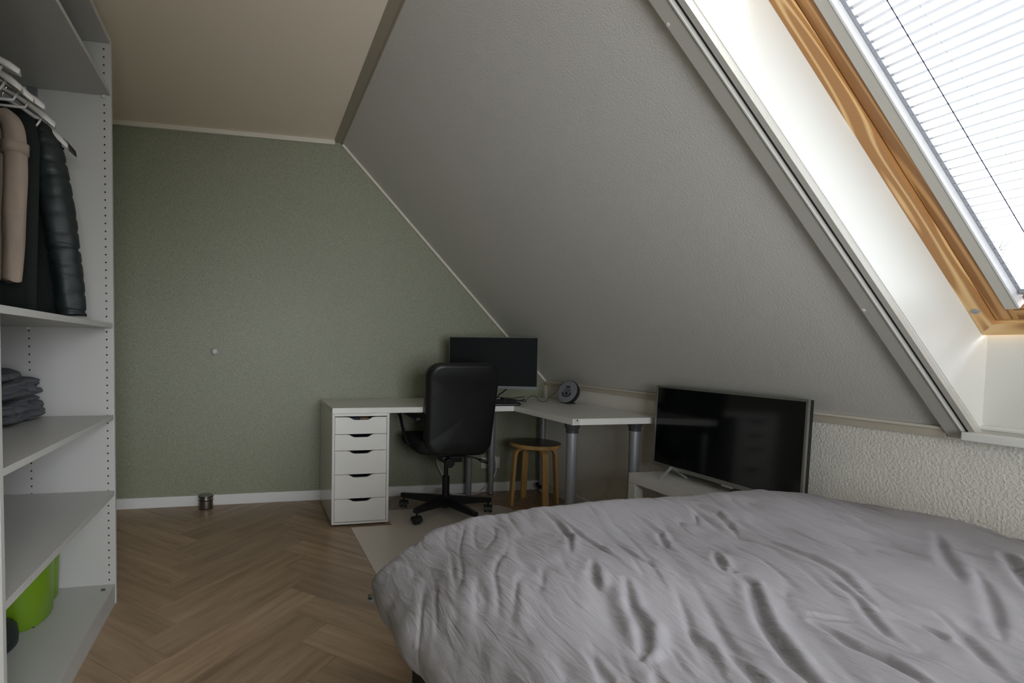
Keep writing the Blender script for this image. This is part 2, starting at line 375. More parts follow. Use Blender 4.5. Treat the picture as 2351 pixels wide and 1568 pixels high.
obj('frame_side', wpoly(NB(), [(WW, 0), (WW-FW, .044), (WW-FW, WH-.05), (WW, WH)], 0, .09), M_PINE, win)
obj('frame_bottom', wpoly(NB(), [(0, 0), (WW, 0), (WW-FW, .044), (FW, .044)], 0, .09, 'a'), M_PINE, win)
obj('frame_step', wbox(NB(), FW-.006, WW-FW+.006, .040, .0475, .010, .09, 'a'), M_PINE, win)
obj('frame_top', wpoly(NB(), [(0, WH), (WW, WH), (WW-FW, WH-.05), (FW, WH-.05)], 0, .09, 'a'), M_PINE, win)
SH = (.0515, .100)
sash = obj('sash_side', wbox(NB(), SH[0], SH[1], .0505, WH-.055, .014, .07), M_PINE_SHADE, win)
obj('sash_bead', wbox(NB(), SH[1], SH[1]+.006, .10, WH-.09, .018, .07), M_PINE_SHADE, win)
obj('sash_side', wbox(NB(), WW-SH[1], WW-SH[0], .0505, WH-.055, .012, .07), M_PINE_SHADE, win)
obj('sash_bottom', wbox(NB(), SH[1], WW-SH[1], .0505, .092, .014, .07, 'a'), M_PINE_SHADE, win)
obj('sash_top', wbox(NB(), SH[1], WW-SH[1], WH-.095, WH-.055, .012, .07, 'a'), M_PINE_SHADE, win)
obj('gap_seal', wbox(NB(), FW, SH[0], .045, WH-.05, .045, .07), M_GAP, win)
obj('gap_seal', wbox(NB(), FW, WW-FW, .0475, .0505, .045, .07), M_GAP, win)
obj('pane', wbox(NB(), SH[1], WW-SH[1], .10, WH-.09, .062, .0621), M_GLASS2, win)
bm = NB(); lathe(bm, [(.010, 0), (.0095, .0025), (.006, .003), (.0055, .0012), (.001, .001)], WP(.027, .101, 0), -N_S, 16); obj('lock_socket', bm, M_ALU, win, auto=40)
portal(WP(WW/2, WH/2, .12), (WW, WH), -N_S)
# venetian blind
bl = thing('venetian_blind', 'white venetian blind with open horizontal slats in the pine skylight', 'blind', tuple(WP(WW/2, .12, .03)))
RA = .0865
obj('side_rail', wbox(NB(), RA, RA+.028, .094, WH-.09, .010, .030), M_RAIL, bl)
obj('side_rail_lip', wbox(NB(), RA+.028, RA+.0325, .098, WH-.09, .008, .034), M_BLIND, bl)
obj('side_rail_channel', wbox(NB(), RA+.034, RA+.042, .13, WH-.09, .030, .040), M_ALU, bl)
obj('side_rail', wbox(NB(), WW-RA-.028, WW-RA, .094, WH-.09, .010, .030), M_RAIL, bl)
bm = NB(); wbox(bm, RA+.04, WW-RA-.04, .112, .128, .022, .044); tube(bm, [WP(RA+.04, .14, .03), WP(WW-RA-.04, .14, .03)], .009, 12); obj('bottom_bar', bm, M_ALU, bl, auto=40)
SLP = .0263; nsl = int((WH-.09-.17)/SLP)
ST = math.radians(8.0)           # slat tilt above the horizontal, towards the room
hd = Vector((math.cos(ST), 0, math.sin(ST)))
# cross direction of a slat: close to horizontal, running outwards
def slat_bm():
    bm = NB(); wslat = .0245; rows = []
    for end in (0, 1):
        y = -(RA+.036) if end == 0 else -(WW-RA-.036)
        pr = []
        for k in range(5):
            t = k/4-.5; pr.append(Vector((0, y, 0))+hd*(t*wslat)+Vector((-hd.z, 0, hd.x))*(.0018*(1-4*t*t)))
        for k in range(4, -1, -1):
            t = k/4-.5; pr.append(Vector((0, y, 0))+hd*(t*wslat)+Vector((-hd.z, 0, hd.x))*(.0018*(1-4*t*t)-.0005))
        rows.append(pr)
    return loft(bm, rows)
first = None
_n = M_BLIND.node_tree.nodes; _t = _n.new('ShaderNodeBsdfTranslucent'); _t.inputs[0].default_value = (.9, .9, .9, 1); _x = _n.new('ShaderNodeMixShader'); _x.inputs[0].default_value = .15
_l = M_BLIND.node_tree.links; _l.new(_n['Principled BSDF'].outputs[0], _x.inputs[1]); _l.new(_t.outputs[0], _x.inputs[2]); _l.new(_x.outputs[0], _n['Material Output'].inputs[0])
for i in range(nsl):
    p = WP(0, .165+i*SLP, .036)
    if first is None:
        bm = slat_bm(); me = bpy.data.meshes.new('slat'); bmesh.ops.recalc_face_normals(bm, faces=bm.faces); bm.to_mesh(me); bm.free(); me.materials.append(M_BLIND)
        first = me
    o = bpy.data.objects.new('slat', first); COL.objects.link(o); o.parent = bl; o.location = p-BASE[bl.name]
for ac in (.20, .245, WW-.25):
    obj('ladder_cord', tube(NB(), [WP(ac, .13, .024), WP(ac, WH-.09, .024)], .0011 if ac != .245 else .0004, 5), M_BLUEP if ac != .245 else M_RAIL, bl)
# ------------------------------------------------------------------ outside
struct('ground', box(NB(), 3.5, 70, -45, 55, -5.6, -5.4), M_GROUND)
def tree(loc, top, lab, seed):
    rnd = random.Random(seed); root = thing('bare_tree', lab, 'tree', loc)
    base = Vector(loc); tr = NB(); tube(tr, [base, base+Vector((.1, 0, (top-base.z)*.4)), base+Vector((0, .1, (top-base.z)*.7))], lambda t: .16*(1-t*.7), 8); obj('trunk', tr, M_BARK, root, smooth=True)
    bm = NB()
    def br(p, d, l, r, n):
        q = p+d*l; tube(bm, [p, p+d*l*.5+Vector((rnd.uniform(-1, 1), rnd.uniform(-1, 1), 0))*l*.06, q], lambda t: r*(1-.5*t), 4)
        if n == 0: return
        for _ in range(3 if n > 1 else 4):
            dd = (d+Vector((rnd.uniform(-1, 1), rnd.uniform(-1, 1), rnd.uniform(-.35, .8)))*.75).normalized()
            br(p+d*l*rnd.uniform(.45, 1), dd, l*rnd.uniform(.55, .75), r*.55, n-1)
    H = top-base.z
    for i in range(7):
        a_ = i*2.4; br(base+Vector((0, .05, H*(.45+.04*i))), Vector((math.cos(a_)*.8, math.sin(a_)*.8, .8)).normalized(), H*.17, .055, 4)
    o = obj('branches', bm, M_BARK, root); o['kind'] = 'stuff'
tree((12.2, 6.0, -5.4), 3.75, 'bare winter tree seen low through the skylight behind the slats', 3)

# ------------------------------------------------------------------ wardrobe
XF, YF, YN = -.578, 2.377, 1.345
XBK = -1.158
wd = thing('wardrobe', 'tall open white wardrobe with shelves and pin holes against left wall', 'wardrobe', (-.87, 1.86, 0))
PT = .018
obj('side_panel', box(NB(), XBK, XF, YF-PT, YF, 0, 2.36, .0008, 1), M_WARD, wd)
obj('side_panel', box(NB(), XBK, XF, YN, YN+PT, 0, 2.36, .0008, 1), M_WARD, wd)
obj('back_panel', box(NB(), XBK-.006, XBK, YN, YF, .06, 2.36), M_WARD, wd)
obj('top_panel', box(NB(), XBK, XF-.002, YN+PT, YF-PT, 2.337, 2.36), M_WARD, wd)
obj('bottom_panel', box(NB(), XBK, XF-.004, YN+PT, YF-PT, .066, .085, .0006, 1), M_WARD, wd)
obj('plinth', box(NB(), XF-.020, XF-.004, YN+PT, YF-PT, 0, .066), M_WARD, wd)
for z0, z1 in ((2.128, 2.146), (1.177, 1.197), (.792, .811), (.469, .490)):
    obj('shelf', box(NB(), XBK, XF-.002, YN+PT+.0015, YF-PT-.0015, z0, z1, .0008, 1), M_WARD, wd)
bm = NB()
for k in range(70):
    z = 2.0894+7*.032-.032*k
    for xx in (-.5985-.006, -.897, -1.13):
        lathe(bm, [(.0036, 0), (.0036, .0006)], (xx, YF-PT-.0004, z), (0, -1, 0), 8)
o = obj('pin_holes', bm, M_HOLE, wd); o['kind'] = 'stuff'
for z in (2.128, 1.177):
    for xx in (-.604, -.897):
        obj('shelf_pin', box(NB(), xx-.006, xx+.006, YF-PT-.010, YF-PT, z-.011, z-.001, .002), M_HANG, wd)
obj('clothes_rail', tube(NB(), [(-.867, YN+PT, 2.035), (-.867, YF-PT, 2.035)], .0125, 14), M_ALU, wd, smooth=True)
for yy in (YN+PT+.006, YF-PT-.006): obj('rail_bracket', box(NB(), -.885, -.849, yy-.006, yy+.006, 2.02, 2.127, .003), M_ALU, wd)
obj('floor_clip', box(NB(), -.622, -.606, 2.300, 2.309, .085, .091, .002), M_GREYD, wd)
# hangers
HR = 2.035
def hanger(y, label, m, dx=0., tilt=0., zt=1.855):
    t = thing('clothes_hanger', label, 'hanger', (-.867+dx, y, HR), 'clothes hangers on the wardrobe rail')
    x0 = -.867+dx
    bm = NB(); tube(bm, [(x0+.0, y, HR-.075), (x0+.0, y, HR-.05), (x0+.021, y, HR-.008), (x0+.014, y, HR+.016), (x0-.006, y, HR+.0165), (x0-.019, y, HR+.006)], .0022, 6, 5); obj('hook', bm, M_CHROME, t, smooth=True)
    # flat flared shoulder arms
    bm = NB()
    for s in (-1, 1):
        rings = []
        for k in range(9):
            f = k/8; x = x0+s*(.012+.195*f); z = (HR-.078)+(zt-HR+.078)*(f**1.35)+.004
            hw = .007+.014*f**1.5; th = .005+.008*f
            if k == 8: hw *= .45; th *= .5
            rings.append([Vector((x, y+hw*math.cos(a_)+tilt*f, z+th*math.sin(a_)*1.0-.012*f*abs(math.cos(a_)))) for a_ in [2*math.pi*i/12 for i in range(12)]])
        loft(bm, rings)
    obj('arms', bm, m, t, smooth=True)
    bm = NB(); tube(bm, [(x0-.165, y, zt+.02), (x0-.15, y, zt-.005), (x0+.15, y, zt-.005), (x0+.165, y, zt+.02)], .0045, 6); obj('trouser_bar', bm, m, t, smooth=True)
hanger(1.705, 'white flared hanger topmost in the picture, nearest the wardrobe front corner', M_HANG, .0, 0, 1.885)
hanger(1.755, 'white flared hanger just below the nearest one on the rail', M_HANG, -.015, 0, 1.86)
hanger(1.800, 'white hanger third along the rail, under two others', M_HANG, .0, 0, 1.85)
hanger(1.885, 'empty white hanger in the middle of the rail over the beige garment', M_HANG, .0, 0, 1.865)
hanger(1.975, 'white flared hanger just left of the puffer jacket', M_HANG, .0, 0, 1.845)
hanger(2.095, 'white hanger inside the shoulder of the dark puffer jacket', M_HANG, .0, 0, 1.82)
hanger(2.155, 'black hanger with pointed end beyond the puffer jacket', M_BLACKP, .008, 0, 1.815)
# garments hanging (profile in XZ, thickness along Y)
def garment(rows, y, seed=0, folds=.006, nseg=30, nf=7):
    """rows: (z, x0, x1, thickness)"""
    rnd = random.Random(seed); ph = [rnd.uniform(0, 6.28) for _ in range(6)]
    R = []
    n = len(rows)
    for i in range((n-1)*5+1):
        f = i/5; k = min(int(f), n-2); t = f-k; a_, b_ = rows[k], rows[k+1]
        z, x0, x1, th = [a_[q]+(b_[q]-a_[q])*t for q in range(4)]
        ring = []
        for j in range(nseg):
            an = 2*math.pi*j/nseg; c_ = math.cos(an); s_ = math.sin(an)
            x = (x0+x1)/2+(x1-x0)/2*math.copysign(abs(c_)**.75, c_); fold = folds*min(1, i/6)*(math.sin(nf*an+ph[0]+z*3)+.6*math.sin((nf*2+1)*an+ph[1]-z*5))
            yy = y+th/2*math.copysign(abs(s_)**.8, s_)+fold*(1 if abs(s_) > .15 else .4)
            ring.append(Vector((x+fold*.4*c_, yy, z+.003*math.sin(3*an+ph[2])*min(1, i/6))))
        R.append(ring)
    return R
# puffer jacket: body, hood/collar and quilted sleeve
pj = thing('puffer_jacket', 'dark green quilted puffer jacket hanging at the far end of the rail', 'jacket', (-.867, 2.12, 1.21))
obj('body', loft(NB(), garment([(1.90, -.92, -.80, .05), (1.87, -1.0, -.735, .07), (1.80, -1.06, -.70, .10), (1.6, -1.09, -.71, .13), (1.4, -1.10, -.70, .14), (1.215, -1.10, -.70, .13)], 2.15, 3, .004)), M_COAT, pj, smooth=True)
def sleeve(path, rad, nq, m, parent, name='sleeve'):
    P = smooth_path(path, 14); n = len(P); rings = []
    for i, p in enumerate(P):
        f = i/(n-1); q = f*nq; puff = 1-.17*(1-abs(math.sin(math.pi*q)))**5
        t = (P[min(i+1, n-1)]-P[max(i-1, 0)]).normalized(); a_ = Vector((1, 0, 0)); a_ = (a_-t*a_.dot(t)).normalized(); b_ = t.cross(a_)
        rx, ry = rad(f); ring = []
        for j in range(28):
            an = 2*math.pi*j/28; wob = 1+.03*math.sin(5*an+7*f)+.02*math.sin(3*an-19*f)
            ring.append(p+a_*(rx*puff*wob*math.cos(an))+b_*(ry*puff*wob*math.sin(an))+t*(.006*math.sin(2*an+3*q)))
        rings.append(ring)
    return obj(name, loft(NB(), rings), m, parent, smooth=True)
sleeve([(-.770, 2.11, 1.880), (-.735, 2.095, 1.83), (-.712, 2.085, 1.72), (-.690, 2.08, 1.58), (-.672, 2.08, 1.45), (-.659, 2.085, 1.33), (-.652, 2.095, 1.212)],
       lambda f: (.035+.026*math.sin(min(1, f*2.2)*1.57)-.014*f, .04+.028*math.sin(min(1, f*2.5)*1.57)-.012*f), 13.5, M_PUFF, pj)
obj('collar', loft(NB(), garment([(1.955, -.905, -.83, .05), (1.93, -.925, -.80, .07), (1.89, -.95, -.77, .07)], 2.12, 8, .002)), M_COAT, pj, smooth=True)
# black knit between
kt = tag(obj('black_sweater', loft(NB(), garment([(1.905, -.93, -.80, .03), (1.86, -1.02, -.72, .045), (1.78, -1.07, -.705, .05), (1.5, -1.08, -.715, .05), (1.225, -1.08, -.725, .05)], 1.965, 5, .004)), M_COAT, smooth=True), 'black top hanging between the beige garment and the puffer jacket', 'sweater')
# beige garment with cuffs
bg_ = thing('beige_sweatshirt', 'beige sweatshirt with ribbed cuff on the middle of the rail', 'sweatshirt', (-.85, 1.87, 1.30))
obj('body', loft(NB(), garment([(1.855, -.92, -.83, .04), (1.82, -1.0, -.785, .06), (1.74, -1.03, -.76, .07), (1.5, -1.04, -.74, .07), (1.31, -1.03, -.745, .06)], 1.875, 11, .006)), M_BEIGE, bg_, smooth=True)
sleeve([(-.78, 1.865, 1.825), (-.745, 1.86, 1.79), (-.735, 1.855, 1.70), (-.738, 1.85, 1.55), (-.742, 1.85, 1.42), (-.748, 1.85, 1.305)], lambda f: (.030+.010*math.sin(3*f), .034), 0, M_BEIGE, bg_)
obj('cuff', tube(NB(), [(-.735, 1.855, 1.735), (-.736, 1.855, 1.72), (-.736, 1.854, 1.70)], .0385, 20), M_BEIGE, bg_, smooth=True)
kh = tag(obj('khaki_trousers', loft(NB(), garment([(1.845, -.95, -.80, .03), (1.82, -1.0, -.765, .05), (1.6, -1.0, -.77, .055), (1.4, -.99, -.79, .05), (1.30, -.985, -.80, .045)], 1.775, 14, .007)), M_KHAKI, smooth=True), 'khaki beige trousers with vertical folds, left of the beige sweatshirt', 'trousers')
nv = thing('navy_shirt', 'dark navy shirt with pale hem, nearest garment on the rail', 'shirt', (-.87, 1.66, 1.56))
obj('body', loft(NB(), garment([(1.88, -.93, -.80, .03), (1.85, -1.02, -.76, .05), (1.75, -1.06, -.745, .06), (1.575, -1.06, -.75, .055)], 1.69, 17, .005)), M_NAVY, nv, smooth=True)
obj('hem', loft(NB(), garment([(1.577, -1.061, -.748, .06), (1.555, -1.061, -.747, .06)], 1.69, 17, .005)), M_BEIGE, nv, smooth=True)
# folded sheets on the shelf
def bundle(x0, x1, y0, y1, z0, z1, layers, seed, amp=.008):
    bm = NB(); t = bmesh.new(); bmesh.ops.create_cube(t, size=1); bmesh.ops.subdivide_edges(t, edges=t.edges[:], cuts=34, use_grid_fill=True)
    c = Vector(((x0+x1)/2, (y0+y1)/2, (z0+z1)/2)); S = Vector((x1-x0, y1-y0, z1-z0))
    for v in t.verts:
        p = v.co*2; k = (abs(p.x)**5+abs(p.y)**5+abs(p.z)**5)**(1/5); p = p/k*max(abs(p.x), abs(p.y), abs(p.z)); q = Vector((p.x*S.x/2, p.y*S.y/2, p.z*S.z/2))
        zz = (p.z+1)/2
        sag = math.sin(p.y*2.3+seed)*.10+noise.noise(Vector((p.x*1.2, p.y*1.2, seed)))*.18
        lay = (zz+sag*.8)*layers
        g = abs(math.sin(math.pi*lay))**.5
        side = 1 if abs(p.z) < .97 else .35
        n_ = Vector((p.x, p.y, 0)); n_ = n_.normalized() if n_.length > .01 else n_
        nz = noise.noise(Vector((q.x*9, q.y*9, q.z*26+seed))); d = noise.noise(c*3+q*14+Vector((seed, 0, 0)))*amp-amp*.8*math.exp(-(nz/.10)**2)+noise.noise(q*34+Vector((0, seed, 0)))*amp*.3
        lo = 0 if p.z < -.9 else 1
        q = q+n_*(side*(-.019*(1-g))+d)+Vector((0, 0, lo*(noise.noise(q*9+Vector((seed, 3, 0)))*amp*1.6*(1 if p.z > .5 else .4))))
        v.co = c+q
    merge(bm, t); return bm
tag(obj('folded_duvet_cover', bundle(-1.10, -.815, 1.985, 2.345, .813, .908, 2.6, 2.2, .017), M_SHEET, smooth=True), 'crumpled dark grey bed linen at the bottom of the shelf pile', 'bed linen', 'folded bed linen on the wardrobe shelf')
tag(obj('folded_duvet_cover', bundle(-1.09, -.820, 1.95, 2.335, .900, .978, 1.7, 5.1, .018), M_SHEET, smooth=True), 'folded dark grey bed linen in the middle of the shelf pile', 'bed linen', 'folded bed linen on the wardrobe shelf')
tag(obj('folded_pillowcase', bundle(-1.06, -.85, 1.94, 2.22, .968, 1.014, 1.2, 8.3, .014), M_SHEET, smooth=True), 'small dark grey folded cloth topping the linen pile', 'bed linen', 'folded bed linen on the wardrobe shelf')
# lime bin on the wardrobe bottom
bn = thing('storage_bin', 'lime green plastic bin on the wardrobe bottom', 'bin', (-.93, 2.14, .085))
def bin_ring(z, grow, bulge=1.):
    pts = []
    for (x, y) in [(-1.10, 2.30), (-1.10, 1.99), (-.85, 1.99), (-.815, 2.00)]: pts.append((x, y))
    for k in range(13):
        t = k/12; y = 2.015+.215*t; x = -.785+.038*math.sin(math.pi*t)**.7*bulge; pts.append((x, y))
    pts += [(-.775, 2.245), (-.775, 2.285), (-.80, 2.30)]
    c = Vector((-.93, 2.14)); out = []
    for x, y in pts:
        d = Vector((x, y))-c; d *= 1+grow; out.append(Vector((c.x+d.x, c.y+d.y, z)))
    return out
bm = NB(); loft(bm, [bin_ring(.086, -.05), bin_ring(.094, -.02), bin_ring(.20, .0), bin_ring(.40, .035)], cap1=False)
obj('tub', bm, M_LIME, bn, auto=35); 
bm = NB(); loft(bm, [bin_ring(.395, .03), bin_ring(.395, .075), bin_ring(.42, .08), bin_ring(.42, .02), bin_ring(.10, -.08)], cap0=False); obj('rim', bm, M_LIME, bn, auto=35)
bm = NB(); box(bm, -.795, -.775, 2.035, 2.06, .086, .09, .001); obj('foot_slot', bm, M_HOLE, bn)
dk = NB(); loft(dk, [[Vector((-.832+rx*math.cos(a_), 1.912+ry*.82*math.sin(a_), z)) for a_ in [2*math.pi*i/24 for i in range(24)]] for rx, ry, z in ((.040, .085, .085), (.048, .095, .092), (.050, .097, .12), (.046, .090, .145), (.034, .07, .163), (.012, .03, .170))]); tag(obj('rounded_shoe', dk, M_DARKG, smooth=True), 'dark rounded shoe-like form in front of the lime green bin', 'shoe')

# ------------------------------------------------------------------ desk and drawer unit
XD0, XD1, YD, ZU, ZT = .468, .8295, 3.145, .702, .7374
du = thing('drawer_unit', 'white five-drawer unit holding up the left end of the desk', 'drawers', ((XD0+XD1)/2, YD+.3, 0))
T = .016
obj('side_panel', box(NB(), XD0, XD0+T, YD, YD+.575, .012, ZU, .0008, 1), M_GLOSSW, du)
obj('side_panel', box(NB(), XD1-T, XD1, YD, YD+.575, .012, ZU, .0008, 1), M_GLOSSW, du)
obj('top_panel', box(NB(), XD0+T, XD1-T, YD, YD+.575, ZU-.016, ZU), M_WHITE, du)
obj('bottom_panel', box(NB(), XD0+T, XD1-T, YD, YD+.575, .012, .024), M_WHITE, du)
obj('back_panel', box(NB(), XD0+T, XD1-T, YD+.565, YD+.573, .024, ZU-.016), M_WHITE, du)
for xx in (XD0+.03, XD1-.03):
    for yy in (YD+.03, YD+.54): obj('foot', cyl(NB(), (xx, yy, .003), (xx, yy, .0125), .014, seg=12), M_GREYD, du)
dz = [.6815, .574, .4716, .3229, .171, .0185+.008]
for i in range(5):
    zt_, zb_ = dz[i]-.0015, dz[i+1]+.0015
    x0, x1 = XD0+T+.002, XD1-T-.002; xm = (x0+x1)/2
    # front panel with scooped grip
    top = []
    hw, dp = .078, .0185
    top = [(x0, zt_), (xm-hw-.012, zt_), (xm-hw+.006, zt_-.003)]
    top += [(xm-hw+.022, zt_-.012), (xm-hw+.034, zt_-dp+.001), (xm-hw+.044, zt_-dp), (xm+hw-.044, zt_-dp), (xm+hw-.034, zt_-dp+.001), (xm+hw-.022, zt_-.012), (xm+hw-.006, zt_-.003), (xm+hw+.012, zt_), (x1, zt_)]
    bm = NB()
    # quads strip between top outline and bottom
    for y in (YD+.001, YD+.017): pass
    tv = [[bm.verts.new((x, y, z)) for x, z in top] for y in (YD+.001, YD+.017)]; bv = [[bm.verts.new((x, y, zb_)) for x, z in top] for y in (YD+.001, YD+.017)]
    n = len(top)
    for k in range(n-1):
        bm.faces.new((tv[0][k], tv[0][k+1], bv[0][k+1], bv[0][k])); bm.faces.new((tv[1][k+1], tv[1][k], bv[1][k], bv[1][k+1]))
        bm.faces.new((tv[0][k+1], tv[0][k], tv[1][k], tv[1][k+1])); bm.faces.new((bv[0][k], bv[0][k+1], bv[1][k+1], bv[1][k]))
    bm.faces.new((tv[0][0], bv[0][0], bv[1][0], tv[1][0])); bm.faces.new((tv[0][-1], tv[1][-1], bv[1][-1], bv[0][-1]))
    d = obj('drawer', bm, M_WHITE, du)
    # drawer box behind: dark floor and sides
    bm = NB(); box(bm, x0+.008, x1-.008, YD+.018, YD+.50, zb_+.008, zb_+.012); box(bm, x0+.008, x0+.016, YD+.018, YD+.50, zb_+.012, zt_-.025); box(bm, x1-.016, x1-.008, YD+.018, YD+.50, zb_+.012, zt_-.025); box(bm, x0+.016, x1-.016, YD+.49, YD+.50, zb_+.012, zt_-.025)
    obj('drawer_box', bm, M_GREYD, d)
yb0 = YD+.06
tag(obj('card_box', box(NB(), .655, .712, yb0, yb0+.09, dz[1]+.0142, dz[0]-.014, .001), M_CARD), 'brown card box glimpsed through the top drawer grip', 'box')
tag(obj('navy_notebook', box(NB(), .575, .652, yb0, yb0+.12, dz[1]+.0142, dz[0]-.012, .001), M_BLUEP), 'navy notebook glimpsed through the top drawer grip', 'notebook')
def worktop(x0, x1, y0, y1): return box(NB(), x0, x1, y0, y1, ZU+.001, ZT, .0012, 2)
def leg(parent, x, y, two=True, m=M_GREYM, cap=True, foot_cup=False, r=.026):
    bm = NB(); cyl(bm, (x, y, .17 if two else .006), (x, y, ZU-.05), r*.9 if two else r*.86, r, 24)
    lg = obj('leg', bm, m, parent, auto=40)
    if two: obj('leg_foot_tube', cyl(NB(), (x, y, .006), (x, y, .168), r*.74, r*.76, 24), m, lg, auto=40)
    obj('leg_cap', lathe(NB(), [(r, 0), (r+.003, .002), (r+.003, .022), (r+.010, .034), (r+.012, .0495)], (x, y, ZU-.05), (0, 0, 1), 24), M_GREYD, lg, auto=40)
    obj('leg_glide', cyl(NB(), (x, y, .0), (x, y, .007), r*.72, seg=20), M_RUB, lg)
    if foot_cup: obj('cable_ring', lathe(NB(), [(.024, .0), (.042, .018), (.044, .035), (.041, .035), (.024, .008)], (x, y, .035), (0, 0, 1), 24), M_RUB, lg, auto=40)
dA = thing('desk_table', 'white desk running along the green wall over the drawer unit', 'desk', (1.07, 3.44, 0))
obj('tabletop', worktop(XD0, 1.676, YD, YW-.004), M_WHITE, dA)
leg(dA, 1.588, 3.655, False)
dB = thing('corner_desk_table', 'white corner desk on four grey legs along the low wall', 'desk', (1.97, 3.1, 0))
obj('tabletop', worktop(1.680, XK-.022, 2.504, YW-.032), M_WHITE, dB)
leg(dB, 1.770, 3.655); leg(dB, 2.186, 3.640, True, M_GREYM, True, True); leg(dB, 1.716, 2.560, False, M_GREYM, True, False, .029); leg(dB, 2.125, 2.575, False, M_GREYM, True, False, .029)
o = obj('sticker', box(NB(), 1.6865, 1.722, 2.5030, 2.5040, ZU+.002, ZT-.001), M_HANG, dB)
o = obj('sticker_mark', box(NB(), 1.7035, 1.712, 2.5024, 2.5030, ZT-.012, ZT-.0055), M_HOLE, dB)

# ------------------------------------------------------------------ office chair (faces the green wall)
CXc, CYc = 1.253, 3.257
ch = thing('office_chair', 'black office chair with padded high back, five castors, on the mat', 'chair', (CXc, CYc, 0))
def C(x, y, z): return Vector((CXc+x, CYc+y, z))
FL = .0035
for t_ in (141, 213, 285, 357, 69):
    d = Vector((math.cos(math.radians(t_)), math.sin(math.radians(t_)), 0)); n_ = Vector((-d.y, d.x, 0)); rings = []
    for r_, hw, zb, zt_ in ((.0, .021, .068, .128), (.10, .020, .072, .124), (.275, .017, .077, .109), (.318, .016, .078, .106)):
        c = C(0, 0, 0)+d*r_; rings.append([c+n_*hw+Vector((0, 0, zb)), c+n_*hw+Vector((0, 0, zt_-.004)), c+n_*(hw-.004)+Vector((0, 0, zt_)), c-n_*(hw-.004)+Vector((0, 0, zt_)), c-n_*hw+Vector((0, 0, zt_-.004)), c-n_*hw+Vector((0, 0, zb))])
    lg = obj('base_arm', loft(NB(), rings), M_BLACKM, ch, auto=35)
    cc = C(0, 0, 0)+d*.300
    rd = Vector((math.cos(math.radians(t_*1.7+40)), math.sin(math.radians(t_*1.7+40)), 0))
    rd = Vector((1, 0, 0)).lerp(rd, .35).normalized()
    bm = NB()
    for s in (-1, 1): lathe(bm, [(.002, -.009), (.018, -.009), (.0235, -.006), (.0235, .006), (.018, .009), (.002, .009)], cc+rd*s*.0155+Vector((0, 0, .0245+FL)), rd, 20)
    cs = obj('castor', bm, M_BLACKP, lg, auto=40)
    pd = Vector((-rd.y, rd.x, 0)); rings = []
    for k in range(7):
        a_ = math.radians(-10+200*k/6); rings.append([cc+rd*sx*.0285+pd*(.0285*math.cos(a_))+Vector((0, 0, .0245+FL+.0295*math.sin(a_))) for sx in (-1, -.9, .9, 1)]+[cc+rd*sx*.0285+pd*(.0245*math.cos(a_))+Vector((0, 0, .0245+FL+.0245*math.sin(a_))) for sx in (1, .9, -.9, -1)])
    obj('castor_hood', loft(NB(), rings), M_BLACKP, lg, auto=50)
    obj('castor_stem', cyl(NB(), cc+Vector((0, 0, .05)), cc+Vector((0, 0, .085)), .0065, seg=12), M_BLACKM, lg)
bm = NB(); cyl(bm, C(0, 0, .05), C(0, 0, .262), .0245, seg=28, bev=.002); obj('column_sleeve', bm, M_BLACKM, ch, auto=40)
bm = NB(); cyl(bm, C(0, 0, .262), C(0, 0, .385), .0145, seg=24); obj('gas_lift', bm, M_BLACKM, ch, auto=40)
bm = NB(); box(bm, CXc-.075, CXc+.06, CYc-.13, CYc+.13, .380, .418, .006); cyl(bm, C(0, 0, .365), C(0, 0, .39), .03, seg=20); obj('tilt_mechanism', bm, M_BLACKM, ch, auto=40)
bm = NB(); lathe(bm, [(.022, 0), (.030, .006), (.030, .05), (.024, .056)], C(-.038, -.12, .388), (0, -1, -.1), 16); obj('tension_knob', bm, M_BLACKP, ch, auto=40)
bm = NB(); tube(bm, [C(.06, -.02, .40), C(.17, -.05, .392), C(.205, -.06, .378)], .005, 8); tube(bm, [C(.20, -.058, .380), C(.225, -.066, .370), C(.25, -.074, .362), C(.262, -.078, .358)], lambda t: .006+.006*math.sin(min(1, t*1.15)*3.0), 10); obj('height_lever', bm, M_BLACKP, ch, smooth=True)
# seat cushion
def seat_ring(ins, z, dy=0):
    return [C(x*(1-ins*1.0), .075+y*(1-ins), z+.012+.035*((y+.05)*1.2 if y > -.1 else 0)-(.025*(max(0, y-.2)/.08)**2 if y > .2 else 0)) for x, y in rrect(.232, .235, .07, 7)]
obj('seat', loft(NB(), [seat_ring(.16, .418), seat_ring(.05, .424), seat_ring(.0, .445), seat_ring(.0, .478), seat_ring(.05, .500), seat_ring(.25, .508)]), M_FAB, ch, smooth=True)
# backrest: cushion and rear shell, leaning back
def back_pt(x, z, yoff):
    """x across, z height above floor, yoff towards the front (+)"""
    t = (z-.45)/.57; y = -.185-.085*t-.03*math.sin(math.pi*min(1, max(0, t)))*(-1)
    y += .10*(x*x)*3.0-0.0
    return C(.022+x, y+yoff, z)
BCZ, BHH = .7245, .298
def back_ring(ins, yoff, w0=.212, w1=.226):
    return [back_pt(x*(1-ins/.22), BCZ+z*(1-ins/BHH), yoff) for x, z in rrect(w0, BHH, .085, 9, w1)]
def full_loft(rings):
    return loft(NB(), rings)
def cap_grid(rings_spec, w0, w1, back=True):
    R = [back_ring(i_, y_, w0, w1) for i_, y_ in rings_spec]; return full_loft(R)
obj('back_cushion', cap_grid([(.02, .005), (.004, .010), (0, .03), (0, .062), (.010, .082), (.03, .094), (.10, .104), (.20, .107)], .224, .240), M_LEATH, ch, smooth=True)
obj('back_shell', cap_grid([(.20, -.010), (.10, -.010), (.03, -.008), (.014, -.004), (.010, .004), (.012, .012)], .224, .240), M_LEATH, ch, smooth=True)
